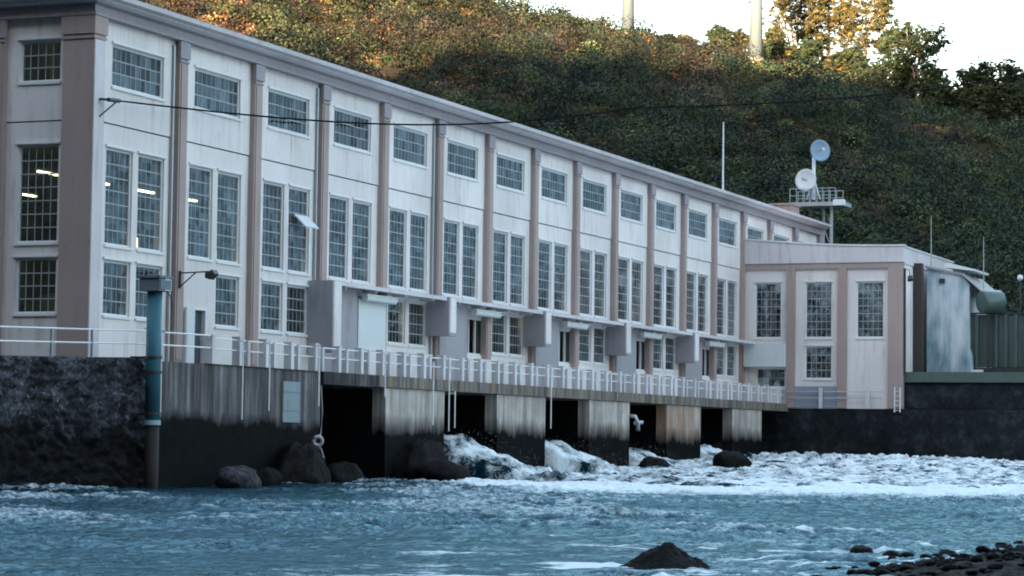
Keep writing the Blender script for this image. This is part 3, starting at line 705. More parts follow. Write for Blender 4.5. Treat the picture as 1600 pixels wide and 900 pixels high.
sh = thing('stained_shed', 'narrow whitewashed shed with blue-green stains between the wing and the green fence', 'shed', (82, -12.6, 2))
m_shed = mat('stained_whitewash', (.6, .66, .7), .7); q = N(m_shed)
s1 = q.math('ADD', q.math('MULTIPLY', q.noise(q.mapped((1.1, 1.1, .42)), 1.0, 5, .55), .75), q.math('MULTIPLY', q.noise(q.mapped((5, 5, .3)), 1.0, 4, .6), .25))
s1 = q.math('ADD', s1, q.val(q.z(), 2.0, 7.0, -.10, .05)); col = q.ramp(s1, [(.32, (.14, .25, .31)), (.43, (.32, .42, .47)), (.52, (.50, .56, .60)), (.62, (.62, .66, .69))]); q.color(col); q.bump(q.noise(q.geo(), 6, 5, .6), .2, .03)
b = MB(); b.prism([(-11.0, 1.98), (-13.95, 1.98), (-13.85, 3.2), (-13.7, 3.6), (-13.7, 7.62), (-13.2, 8.2), (-11.0, 8.7)], lambda p, t: (t, p[0], p[1]), 82, 88); b.build('wall', m_shed, sh)
b = MB(); b.prism([(-10.9, 8.702), (-13.25, 8.202), (-14.6, 7.05), (-14.6, 7.14), (-13.25, 8.32), (-10.9, 8.83)], lambda p, t: (t, p[0], p[1]), 81.8, 88.2); b.build('roof', m_roof, sh)
b = MB(); b.prism([(-12.0, 8.75), (-13.9, 8.5), (-13.9, 8.62), (-12.3, 9.02), (-12.0, 9.02)], lambda p, t: (t, p[0], p[1]), 82.6, 87); b.build('roof_light', m_white_metal, sh)
b = MB(); b.box(81.9, 81.998, -12.15, -11.8, 7.7, 8.0); b.build('vent', m_dark, sh)
b = MB(); b.box(81.7, 82.0, -14.6, -13.9, 1.98, 2.25); b.build('step', m_panel, sh)
bw = MB(); bw.box(80.6, 81.2, -10.98, -10.5, -.2, 8.9); o = bw.build('brown_wall', mat('brown_wall_paint', (.05, .040, .037), .85)); tag(o, 'dark brown narrow wall strip between the wing and the whitewashed shed', 'wall')
tk = thing('drum_tank', 'horizontal dark green drum tank above the right end of the whitewashed shed', 'tank', (82, -15, 6.5))
m_tank = mat('tank_green', (.07, .11, .10), .35)
b = MB(); o_ = at_x(1533, 472, 81.6); b.lathe([(0, -.02), (.56, 0), (.69, .05), (.71, .12), (.71, 1.35), (.62, 1.45), (0, 1.5)], o_, (.70, -.71, .06), 22); b.build('shell', m_tank, tk, True)
for t_ in (.5, 1.2):
    d = Vector((.70, -.71, .06)); c = Vector(o_) + d * t_; b = MB(); b.tube([c + Vector((0, 0, -.7)), (c.x, c.y, 1.95)], .09, 6); b.build('leg', m_dark, tk)
gf = thing('ribbed_fence', 'dark green ribbed metal fence panel on the ledge at the right edge', 'fence', (82.5, -15, 2))
b = MB()
y = -13.6; k = 0
while y > -26:
    w_ = .42; b.box(82.3 if k % 2 else 82.5, 82.7, y - w_ * (.45 if k % 2 else 1), y, 2.42, 5.72 if k % 7 else 5.75); y -= w_ * (.45 if k % 2 else 1); k += 1
b.build('ribbed_sheet', painted('fence_green', (.095, .135, .125), (.03, .045, .042), .5, .9), gf)
b = MB(); b.box(82.35, 82.7, -26, -13.6, 5.77, 5.86); b.box(82.3, 82.7, -26, -13.6, 1.97, 2.38); b.build('frame', m_dark, gf)
lp = thing('globe_lamp', 'dark lamp post with a white globe above the green fence', 'lamp post', (84, -16.6, 2))
p0 = at_x(1594, 434, 84); b = MB(); b.tube([(84, p0[1], 1.95), (84, p0[1], p0[2] - .15)], [.09, .06], 8); b.build('pole', m_dark, lp)
b = MB(); b.lathe([(0.02, -.2), (.14, -.16), (.2, 0), (.14, .15), (0, .2)], p0, (0, 0, 1), 12); b.build('globe', m_white_metal, lp, True)
for px, pt, pb, Xd, lab in ((1537, 370, 452, 83, 'thin pale whip aerial above the green drum tank'), (1455, 338, 416, 84, 'faint thin aerial above the left corner of the whitewashed shed')):
    a = at_x(px, pt, Xd); c = at_x(px, pb, Xd); t = thing('whip_aerial', lab, 'aerial', (Xd, c[1], c[2])); b = MB(); b.tube([a, (a[0], a[1], c[2] - .6)], [.02, .04], 6); b.build('rod', m_galv, t); b = MB(); b.tube([(a[0], a[1], c[2] - .7), (a[0], a[1], c[2] - .3)], .08, 6); b.build('base', m_dark, t)
ld = thing('ladder', 'short white ladder at the step in the dark wall right of the wing', 'ladder', (77.9, -10, 0))
for y in (-9.95, -10.3):
    b = MB(); b.tube([(77.8, y, -.5), (77.85, y, 1.0), (78.1, y, 1.25)], .045, 6); b.build('rail', m_white_metal, ld)
b = MB()
for z in np.arange(-.4, 1.0, .3): b.tube([(77.82, -9.95, z), (77.82, -10.3, z)], .02, 5)
b.build('rungs', m_white_metal, ld)

# life buoy on its rope at the corner of the dark opening
lb = thing('rope_float', 'round pale float hanging on a rope at the corner of the darkest opening', 'float', (11.2, YQ - .4, -2.8))
b = MB(); c = Vector((11.1, YQ - .5, -2.75)); pts = [c + Vector((.07 * math.cos(a), -.15 * math.cos(a), .17 * math.sin(a))) for a in np.linspace(0, 2 * math.pi, 17)]; b.tube(pts, .075, 8, False); b.build('ring', mat('pale_float', (.42, .41, .40), .7), lb, True)
b = MB(); b.tube([(11.6, YQ - .35, -.6), (11.65, YQ - .4, -1.6), (11.45, YQ - .45, -2.45), c + Vector((.1, 0, .2))], .02, 5); b.tube([c + Vector((.2, 0, -.25)), (11.75, YQ - .4, -3.3), (12.0, YQ - .4, -3.9)], .05, 6); b.build('rope', m_rope, lb)
sp = thing('pale_spout', 'pale bent pipe spout on the right side of the third pier', 'pipe', (48.7, YQ - .3, -1.4))
b = MB(); b.tube([(48.5, YQ + .1, -1.2), (48.4, YQ - .35, -1.25), (48.4, YQ - .5, -1.6), (48.4, YQ - .5, -2.0)], [.09, .10, .10, .13], 8); b.build('bent_pipe', m_galv, sp, True)
b = MB(); b.tube([(48.4, YQ - .3, -1.6), (48.8, YQ - .6, -1.55)], .10, 8); b.build('side_branch', m_galv, sp)

# ------------------------------------------------------------------ water
WZ = -4.4
def foam_sheen(x, y):
    f = (x - CAM[0]) * FH[0] + (y - CAM[1]) * FH[1]; r = (x - CAM[0]) * RH[0] + (y - CAM[1]) * RH[1]
    edge = 92 + 22 * sstep(2, -6, r)
    m = sstep(edge - 16, edge + 9, f) * sstep(-4.5, -1.0, r)
    st = fbm(x * .32 + y * .1, y * .9 - x * .25, 4, 21)
    strk = sstep(.02, .40, fbm(r / 1.9, f / .55, 4, 23)) * (.35 + .65 * sstep(-.2, .3, fbm(r / 6, f / 3, 2, 24)))
    near = sstep(58, 36, f) * (.26 + .55 * strk) * (.30 + .70 * sstep(-5, 2, r)) + .30 * strk * sstep(95, 60, f) * sstep(-6, 4, r)  # near water also gets the pale sky reflection painted in as foam
    return np.clip(m * 1.05 + near + .20 * st * (1 - m) + .55 * st * m - .06, 0, 1.3), f, r
def water_h(x, y, f):
    a = 1.0 + .9 * sstep(36, 52, f)
    u_ = x * RH[0] + y * RH[1]; v_ = x * FH[0] + y * FH[1]; wx_ = u_ + .5 * fbm(x / 2, y / 2, 2, 11); wy_ = v_ + .5 * fbm(x / 2, y / 2, 2, 12)
    h = .050 * (1 - np.abs(fbm(wx_ / 2.4, wy_ / 1.5, 3, 31)) * 3.0) + .042 * (1 - 2.6 * np.abs(fbm(wx_ / 1.0, wy_ / .62, 3, 41))) + .09 * fbm(x / 6, y / 6, 2, 51) + .022 * fbm(x / .36, y / .28, 2, 61)
    zone = .45 + 1.0 * sstep(-.25, .30, fbm(u_ / 9, v_ / 6, 3, 19))
    return a * zone * h - .06
na = 540
rr = np.concatenate([np.geomspace(9, 25, 60, endpoint=False), np.geomspace(25, 120, 820, endpoint=False), np.geomspace(120, 430, 110)]); az = np.concatenate([np.linspace(-.9, -.24, 20), np.linspace(-.225, .225, na), np.linspace(.24, .9, 20)])
RR, AZ = np.meshgrid(rr, az, indexing='ij')
wx = CAM[0] + RR * (np.cos(AZ) * FH[0] + np.sin(AZ) * RH[0]); wy = CAM[1] + RR * (np.cos(AZ) * FH[1] + np.sin(AZ) * RH[1])
fo, ff, rr_ = foam_sheen(wx, wy)
hh_ = water_h(wx, wy, ff); fo = fo + .42 * sstep(.035, .13, hh_) * sstep(34, 50, ff)
wz = WZ + hh_ + .10 * np.clip(fo, 0, 1) * fbm(wx / 1.2, wy / 1.2, 3, 77)
o = np_mesh('river_water', np.stack([wx, wy, wz], -1).reshape(-1, 3), grid_quads(*wx.shape), m_water); add_attr(o, 'foam', fo); tag(o, kind='structure')
# white water below the openings
gx_ = np.arange(17, 78.2, .17); gy_ = np.arange(-34, 3.4, .17); X2, Y2 = np.meshgrid(gx_, gy_, indexing='ij')
f2 = (X2 - CAM[0]) * FH[0] + (Y2 - CAM[1]) * FH[1]; d2 = -(Y2 - YQ)
turb = .55 * fbm(X2 / 1.5, Y2 / 1.1, 5, 91, .62) + .14 * (1 - 2.5 * np.abs(fbm(X2 / .6, Y2 / .6, 2, 92)))
h2 = WZ + .16 + .85 * sstep(32, 74, X2) * (1 - .35 * sstep(8, 24, d2)) + turb * (.55 + .6 * sstep(34, 74, X2) * sstep(20, 4, d2))
for (xa, xb, ztop, L) in ((24.35, 30.2, -2.45, 4.0), (36.4, 42.3, -2.65, 3.6), (48.5, 54.3, -2.95, 3.0), (60.5, 66.4, -2.75, 3.2)):
    mk = sstep(xa - .12, xa + .25, X2) * sstep(xb + .9, xb - 2.6, X2)
    nz = .42 * fbm(X2 / .9, Y2 / .6, 5, int(xa), .65) + .40 * fbm(X2 / .38, Y2 / 2.6, 3, int(xa) + 3, .55)
    pr_ = ztop - (ztop - (WZ + .25)) * np.clip((d2 + .4) / L, 0, 1) ** .85 + nz * (.5 + .7 * np.clip(d2 / L, 0, 1))
    h2 = np.where(d2 < L + 1, np.maximum(h2, h2 + (pr_ - h2) * mk), h2)
lim = sstep(23.2, 25.2, X2 + .5 * fbm(X2 / 2, Y2 / 2, 2, 5)) * sstep(-33, -22, Y2 - .25 * (X2 - 30) * 0)
edge2 = sstep(95, 112, f2 + 5 * fbm(X2 / 3, Y2 / 3, 2, 6))
mask = lim * edge2
h2 = WZ - .45 + (h2 - (WZ - .45)) * mask
fo2 = np.clip(-.07 + .72 * mask + .85 * fbm(X2 * .45, Y2 * .9, 5, 13, .6) - .25 * sstep(-2.5, .5, Y2), 0, 1.4)
o = np_mesh('white_water', np.stack([X2, Y2, h2], -1).reshape(-1, 3), grid_quads(*X2.shape), m_water); add_attr(o, 'foam', fo2); tag(o, kind='structure')
# flying spray
m_spray = mat('spray', (.82, .86, .88), .6)
sv_ = []; sq = []
for (xa, xb, ztop, L) in ((24.5, 30.2, -2.45, 4.0), (36.4, 42.3, -2.65, 3.6), (48.5, 54.3, -2.9, 3.0), (60.5, 66.4, -2.7, 3.2)):
    for i in range(420):
        d = random.uniform(-.2, L + 1.5); x = xa + (xb - xa) * random.random() ** 1.5; z = ztop - (ztop - WZ - .3) * max(0, min(1, d / L)) ** .85 + random.expovariate(6.5); s = random.uniform(.006, .014)
        n = len(sv_); y = YQ - d
        sv_ += [(x - s, y, z), (x, y - s, z - s), (x + s, y, z), (x, y + s, z + s)]; sq.append((n, n + 1, n + 2, n + 3))
o = np_mesh('spray', np.array(sv_), np.array(sq), m_spray, False); tag(o, 'fine white spray thrown up where water leaves the openings', 'spray', None, 'stuff')

def mist_mat():
    m = bpy.data.materials.new('spray_mist'); m.use_nodes = True; t = m.node_tree; t.nodes.remove(t.nodes['Principled BSDF'])
    v = t.nodes.new('ShaderNodeVolumePrincipled'); v.inputs['Color'].default_value = (.92, .96, 1, 1); v.inputs['Anisotropy'].default_value = .2
    g = t.nodes.new('ShaderNodeTexCoord'); gr = t.nodes.new('ShaderNodeTexGradient'); gr.gradient_type = 'SPHERICAL'; t.links.new(g.outputs['Object'], gr.inputs[0])
    ge = t.nodes.new('ShaderNodeNewGeometry'); nz = t.nodes.new('ShaderNodeTexNoise'); nz.inputs['Scale'].default_value = .9; nz.inputs['Detail'].default_value = 4; t.links.new(ge.outputs['Position'], nz.inputs['Vector'])
    mr = t.nodes.new('ShaderNodeMapRange'); mr.inputs[1].default_value = .38; mr.inputs[2].default_value = .68; mr.inputs[4].default_value = .85; t.links.new(nz.outputs['Fac'], mr.inputs[0])
    mu = t.nodes.new('ShaderNodeMath'); mu.operation = 'MULTIPLY'; t.links.new(gr.outputs['Fac'], mu.inputs[0]); t.links.new(mr.outputs[0], mu.inputs[1])
    t.links.new(mu.outputs[0], v.inputs['Density']); t.links.new(v.outputs[0], t.nodes['Material Output'].inputs['Volume']); return m
m_mist = mist_mat()
for i, (x, y, z, sx, sy, sz) in enumerate(((27, -4.8, -3.6, 4.6, 3.4, 1.7), (39.5, -5.0, -3.5, 4.6, 3.4, 1.7), (51.5, -4.6, -3.4, 4.2, 3.0, 1.6), (65, -4.6, -3.0, 5.5, 3.4, 1.9), (75, -8.5, -3.2, 4, 4, 1.3))):
    b = MB(); b.lathe([(0, -1)] + [(math.sin(a), -math.cos(a)) for a in np.linspace(.15, math.pi - .15, 12)] + [(0, 1)], (0, 0, 0), (0, 0, 1), 20)
    o = b.build('spray_mist', m_mist); o.location = (x, y, z); o.scale = (sx, sy, sz); tag(o, 'pale spray mist hanging over the white water at the openings', 'mist', None, 'stuff')

# ------------------------------------------------------------------ rocks
def rock(name, c, size, seed, mm, label, group=None, peak=None, n=26):
    # lumpy boulder from a displaced sphere grid with faceted chops
    th = np.linspace(0, 2 * np.pi, n, endpoint=False); ph = np.linspace(0, np.pi, n // 2)
    T, Ph = np.meshgrid(th, ph, indexing='ij'); d = np.stack([np.sin(Ph) * np.cos(T), np.sin(Ph) * np.sin(T), np.cos(Ph)], -1)
    r_ = np.ones(T.shape); lr = np.random.default_rng(seed)
    for _ in range(11):
        nrm = lr.normal(size=3); nrm /= np.linalg.norm(nrm); dd = lr.uniform(.62, .92); dp_ = d @ nrm; r_ = np.where(dp_ > 1e-3, np.minimum(r_, dd / np.maximum(dp_, 1e-3)), r_)
    r_ = r_ * (1 + .10 * vnoise(d[..., 0] * 3 + seed, d[..., 1] * 3 + d[..., 2] * 2, seed) + .09 * np.abs(vnoise(d[..., 0] * 7 + seed, d[..., 2] * 7 + d[..., 1] * 5, seed + 1))); v = d * r_[..., None] * np.array(size)
    if peak is not None: v[..., 2] = np.where(v[..., 2] > 0, v[..., 2] * (.35 + peak * np.exp(-((v[..., 0] / size[0]) ** 2 + (v[..., 1] / size[1]) ** 2) * 2.2)), v[..., 2])
    v = v + np.array(c); v = v.reshape(-1, 3); m2 = n // 2
    q = [[i * m2 + j, i * m2 + j + 1, ((i + 1) % n) * m2 + j + 1, ((i + 1) % n) * m2 + j] for i in range(n) for j in range(m2 - 1)]
    o = np_mesh(name, v, np.array(q), mm, False); tag(o, label, 'rock', group); return o
def on_water(px, py):
    d = pix_dir(px, py); t = (WZ - CAM[2]) / d[2]; return CAM + d * t
# sharp dark rock in the foreground
c = on_water(1036, 887)
rv = []; prof = [(-.80, 0), (-.66, .055), (-.50, .12), (-.36, .22), (-.22, .285), (-.10, .33), (.02, .39), (.10, .375), (.22, .31), (.38, .23), (.54, .15), (.70, .07), (.82, 0)]
ns = 45
pu = np.array([q_[0] for q_ in prof]); ph_ = np.array([q_[1] for q_ in prof]); uu_ = np.linspace(-.80, .82, 61)
prof = list(zip(uu_, np.interp(uu_, pu, ph_)))
def rock_n(u, t): return float((.060 * np.abs(fbm(np.array([u * 3.]), np.array([t * 2.2]), 4, 4, .6)) + .030 * fbm(np.array([u * 11.]), np.array([t * 7.]), 3, 6, .6))[0])
RHv = np.array([RH[0], RH[1], 0]); FHv = np.array([FH[0], FH[1], 0])
for i, (u, hgt) in enumerate(prof):
    for j in range(ns):
        t = j / (ns - 1) * 2 - 1; wd = .75 * (1 - .55 * abs(u)); k_ = max(0, 1 - abs(t) ** 1.2)
        hz = hgt * k_ + (rock_n(u, t) * min(1, hgt * 8) * (.3 + k_))
        rv.append(np.array([c[0], c[1], WZ - .10]) + RHv * (u * .92 + .03 * math.sin(7 * t)) + FHv * (t * wd) + np.array([0, 0, hz + .04 if k_ > 0 else -.15]))
o = np_mesh('rock', np.array(rv), grid_quads(len(prof), ns), m_rock, False); tag(o, 'sharp-peaked dark rock alone in the near water', 'rock')
rock('rock', (50, -8.0, -3.85), (1.4, 1.1, .85), 5, m_rock, 'tall dark rock in the foam in front of the rusty pier')
rock('rock', (57, -8.6, -3.95), (4.3, 1.2, .55), 6, m_rock, 'long low dark rock in the foam right of the tall one')
rock('rock', (19.2, -5.2, -4.25), (1.5, 1.1, .75), 8, m_rock, 'round dark rock at the foot of the widest pier beside the first chute')
rock('rock', (3.2, -4.3, -4.25), (1.5, .5, .62), 9, m_rockpale, 'pale violet-grey rock at the waterline below the streaked quay wall')
for i, (x, y, s, lab) in enumerate(((6.6, -3.6, .9, 'rounded dark boulder against the quay foot under the pale blue sheet'), (9.4, -3.5, 2.3, 'largest craggy dark rock mass against the quay foot left of the hanging float'), (14.5, -3.0, 1.2, 'dark boulder in the mouth of the darkest opening'), (21.6, -3.2, 2.7, 'broad craggy rock mass against the foot of the widest pier'),
        (70.5, -6.0, 1.1, 'dark rock in the foam by the retaining wall below the wing'), (49.5, -4.0, 1.5, 'dark boulder at the foot of the third pier'))):
    rock('boulder', (x, y, -4.3), (s, .5 * s if s > 2 else .7 * s, .62 * s), 20 + i, m_rock, lab, None, None, 48 if s > 2 else 26)
# stony bank, lower right
nb_u, nb_v = 260, 300
c0 = on_water(1640, 905); U = np.linspace(-4.0, 9, nb_u); V = np.linspace(-14, 14, nb_v); uu, vv = np.meshgrid(U, V, indexing='ij')
bx_ = c0[0] + uu * RH[0] + vv * FH[0]; by_ = c0[1] + uu * RH[1] + vv * FH[1]
shore = uu + 2.2 - .42 * np.clip(vv, 0, 20) + .5 * fbm(uu * .9, vv * .5, 3, 7)
bh = WZ + .0 + .10 * np.clip(shore, -3, 9) + .05 * fbm(bx_ * 1.6, by_ * 1.6, 3, 3) + .06 * (1 - 2.2 * np.abs(fbm(bx_ * 4.2, by_ * 4.2, 3, 33)))
o = np_mesh('gravel_bank', np.stack([bx_, by_, bh], -1).reshape(-1, 3), grid_quads(nb_u, nb_v), m_gravel); tag(o, kind='structure')
lr = random.Random(12)
def bank_h(u, v):
    s = u + 2.2 - .42 * min(max(v, 0), 20)
    return WZ + .10 * min(max(s, -3), 9)
nst = 0
for i in range(800):
    v = lr.uniform(-2, 13); u = -2.2 + .42 * max(v, 0) + lr.gauss(.6, 1.0)
    hb = bank_h(u, v)
    if hb < WZ - .12 or nst > 260: continue
    s = .035 + .075 * lr.random() ** 2; nst += 1
    x = c0[0] + u * RH[0] + v * FH[0]; y = c0[1] + u * RH[1] + v * FH[1]
    rock('stone', (x, y, max(hb, WZ - .05) + .055 + s * .25), (s * lr.uniform(1, 1.7), s * lr.uniform(1, 1.6), s * lr.uniform(.5, .8)), 100 + i, m_rock, 'small dark wet stone on the bank at the lower right corner', 'stones on the river bank', None, 14)
for px, py, s in ((1345, 862, .20), (1395, 870, .16), (1480, 866, .15)):
    c = on_water(px, py); rock('stone', (c[0], c[1], WZ + .0), (s * 1.4, s, s * .6), int(px), m_rock, {1345: 'first dark stone breaking the water left of the bank', 1395: 'middle of three dark stones breaking the water before the bank', 1480: 'dark stone breaking the water closest to the bank'}[px], 'stones in the shallow water', None, 14)

# ------------------------------------------------------------------ ground, hill, opposite hillside
b = MB(); b.quad((-3000, -3000, -7.5), (3000, -3000, -7.5), (3000, 3000, -7.5), (-3000, 3000, -7.5)); o = b.build('ground', m_gravel); tag(o, kind='structure')
SKY = [(-900, -330), (-300, -210), (0, -140), (300, -85), (600, -28), (760, 4), (830, 26), (980, 58), (1100, 86), (1200, 104), (1300, 124), (1400, 142), (1500, 168), (1600, 178), (1800, 200), (2400, 280), (3200, 380)]
s_az = np.array([az_of_col(x) for x, y in SKY]); s_tan = np.array([(lambda d: d[2] / math.hypot(d[0], d[1]))(pix_dir(x, y + (10 if x < 900 else 1))) for x, y in SKY])
def ridge_D(a): return 350 + 40 * np.clip(a / .2, -1, 1)
def foot_D(a): return 176 + 8 * np.clip(-a / .2, -1, 1)
def hill_h(a, D):
    Dr = ridge_D(a); D0 = foot_D(a); tr_ = np.interp(a, s_az, s_tan); t0 = (1.9 - CAM[2]) / D0
    s = (D - D0) / (Dr - D0); sc = np.clip(s, 0, 1)
    g = 1 - (1 - sc) ** 1.25
    tt = t0 + (tr_ - t0) * g - np.where(s > 1, (s - 1) * .02, 0)
    x = CAM[0] + D * (np.cos(a) * FH[0] + np.sin(a) * RH[0]); y = CAM[1] + D * (np.cos(a) * FH[1] + np.sin(a) * RH[1])
    fade = np.clip(s * 4, 0, 1) * np.clip((1.05 - s) * 4, 0, 1)
    return x, y, CAM[2] + tt * D + fade * (3.2 * fbm(x / 24, y / 24, 3, 71) + .9 * fbm(x / 7, y / 7, 2, 72))
aa = np.concatenate([np.linspace(-.75, -.26, 20), np.linspace(-.25, .25, 200), np.linspace(.26, .75, 20)]); DD = np.concatenate([np.linspace(165, 410, 150), np.linspace(425, 900, 16)])
Aa, Dd = np.meshgrid(aa, DD, indexing='ij'); hx, hy, hz = hill_h(Aa, Dd)
hz = np.where(Dd < 168, np.minimum(hz, 1.9 - (168 - Dd) * .3), hz)
o = np_mesh('hill', np.stack([hx, hy, hz], -1).reshape(-1, 3), grid_quads(*hx.shape)[:, ::-1], m_soil); tag(o, kind='structure')
# the valley side behind the camera: it is what keeps the low sun off the building
oy = np.linspace(-700, 900, 260); ox = np.concatenate([np.linspace(-900, -310, 30), np.linspace(-300, -110, 50)]); OX, OY = np.meshgrid(ox, oy, indexing='ij')
SH = math.tan(R(SUN_EL))
top_h = 540 * SH + np.interp(OY, [-230, -60, 10, 40, 50, 63, 69, 76, 90, 130, 200, 500], [40, 120, 90, 60, 54, 48, 40, 27, 13, 20, 120, 160]) - 95 * sstep(-580, -690, OY) + 30 * sstep(150, 400, OY) + 2.5 * fbm(OY / 9, OY * 0 + 2, 3, 8)
top_h = top_h - np.clip(OX + 300, 0, 200) * SH
OH = -8 + (top_h + 8) * sstep(-110, -178, OX) * (1 - .3 * sstep(-330, -900, OX))
av = np.linspace(.265, 1.5, 110); dv = np.linspace(215, 420, 40); AV, DV = np.meshgrid(av, dv, indexing='ij')
ev = np.interp(AV, [.265, .34, .42, .5, .62, .8, 1.1, 1.5], [.10, .15, .19, .22, .25, .28, .26, .16]); sv2 = np.clip((DV - 215) / 150, 0, 1)
VX = CAM[0] + DV * (np.cos(AV) * FH[0] + np.sin(AV) * RH[0]); VY = CAM[1] + DV * (np.cos(AV) * FH[1] + np.sin(AV) * RH[1])
VH = -6 + (ev * 365 + 6) * (1 - (1 - sv2) ** 1.4) + sv2 * 9 * fbm(VX / 30, VY / 30, 4, 55) + sv2 * 5 * np.abs(fbm(VX / 9, VY / 9, 2, 56))
o2 = np_mesh('valley_side', np.stack([VX, VY, VH], -1).reshape(-1, 3), grid_quads(*VX.shape)[:, ::-1], m_valley); tag(o2, kind='structure')  # lies out of view to the right; the windows reflect it
o = np_mesh('opposite_hillside', np.stack([OX, OY, OH], -1).reshape(-1, 3), grid_quads(*OX.shape), m_soil); tag(o, kind='structure')

# shrubs -------------------------------------------------------------
def leaf_cloud(cen, rad, per, size, tint, flat=.75, rg=rng):
    """one leaf quad mesh: cen (n,3), rad (n,), tint (n,3)"""
    n = len(cen); c = np.repeat(cen, per, 0); r = np.repeat(rad, per); t = np.repeat(tint, per, 0)
    d = rg.normal(size=(n * per, 3)); d /= np.linalg.norm(d, axis=1, keepdims=True)
    rr = r * rg.uniform(.35, 1.0, n * per) ** .6; p = c + d * rr[:, None] * np.array([1, 1, flat])
    nrm = d * .8 + rg.normal(size=d.shape) * .7 + np.array([0, 0, .35]); nrm /= np.linalg.norm(nrm, axis=1, keepdims=True)
    ax = np.cross(nrm, rg.normal(size=d.shape)); ax /= np.linalg.norm(ax, axis=1, keepdims=True); bx = np.cross(nrm, ax)
    s = (size * rg.uniform(.55, 1.35, n * per))[:, None]
    q = np.stack([p - ax * s - bx * s * .6, p + ax * s - bx * s * .6, p + ax * s * .7 + bx * s * .6, p - ax * s * .7 + bx * s * .6], 1)
    t = np.clip(t * np.repeat(np.clip(rg.lognormal(0, .42, n), .35, 2.4), per)[:, None] * rg.uniform(.75, 1.3, (n * per, 1)), 0, 1)
    return q.reshape(-1, 3), np.repeat(t, 4, 0)
def leaf_obj(name, v, t, parent=None):
    q = np.arange(len(v)).reshape(-1, 4); o = np_mesh(name, v, q, m_leaf, False, parent)
    add_attr(o, 'tint', np.concatenate([t, np.ones((len(t), 1))], 1), 'FLOAT_COLOR'); return o
def hill_cover(n, smin, rlo, rmed, rhi, per, leaf, pal, patch_scale, seed, cut, flat):
    rg = np.random.default_rng(seed)
    a = rg.uniform(-.25, .33, n); s = rg.uniform(smin, 1.06, n)
    D = foot_D(a) + (ridge_D(a) - foot_D(a)) * s + 1
    x, y, z = hill_h(a, D)
    pt = fbm(x / patch_scale, y / patch_scale, 3, seed); keep = pt > cut
    rad = np.clip(rmed * rg.lognormal(0, .38, n), rlo, rhi)
    red = sstep(-.2, .5, fbm(x / 24, y / 24, 3, 81) * 1.2 + 1.5 * (s - .55) - 3.2 * a - .10 + .22 * rg.normal(size=n))
    cg, cr = np.array(pal[0]), np.array(pal[1])
    tint = np.where((rg.random(n) < red * .9)[:, None], cr[rg.integers(0, len(cr), n)], cg[rg.integers(0, len(cg), n)])
    cen = np.stack([x, y, z + rad * .35], -1)
    rel = cen - CAM; dep = rel @ np.array(CF); pxx = 800 + FPX * (rel @ np.array(CR)) / dep; pyy = 450 - FPX * (rel @ np.array(CU)) / dep
    keep &= ~((pxx < 1240) & (pyy > 8 + .322 * (pxx - 240) + 95))          # far behind the hall, never in view
    return leaf_cloud(cen[keep], rad[keep], per, leaf, tint[keep], flat, rg)
PAL_LOW = tuple([tuple(.56 * q for q in c) for c in pl] for pl in ([(.060, .070, .028), (.075, .075, .035), (.040, .055, .026), (.085, .080, .045)], [(.235, .125, .062), (.165, .090, .066), (.130, .080, .072), (.24, .165, .065), (.28, .165, .09)]))
PAL_HI = tuple([tuple(.50 * q for q in (c[0] * .9, c[1], c[2] * 1.3)) for c in pl] for pl in ([(.045, .070, .026), (.030, .052, .024), (.075, .095, .030), (.020, .036, .020), (.10, .125, .04), (.028, .046, .03)], [(.075, .070, .030), (.045, .042, .024), (.090, .060, .035), (.035, .045, .022), (.11, .12, .04)]))
v1, t1 = hill_cover(18500, 0, .35, .75, 1.5, 60, .115, PAL_LOW, 12, 91, -.6, .6)
v2, t2 = hill_cover(6400, 0, .8, 1.75, 4.2, 360, .135, PAL_HI, 15, 92, -.22, .85)
v3, t3 = hill_cover(730, .05, 1.6, 2.5, 4.4, 620, .15, PAL_HI, 10, 93, -.1, 1.0)
o = leaf_obj('shrubbery', np.concatenate([v1, v2, v3]), np.concatenate([t1, t2, t3])); tag(o, 'mixed green and rust brown shrubs and bracken covering the hillside', 'shrubbery', None, 'stuff')

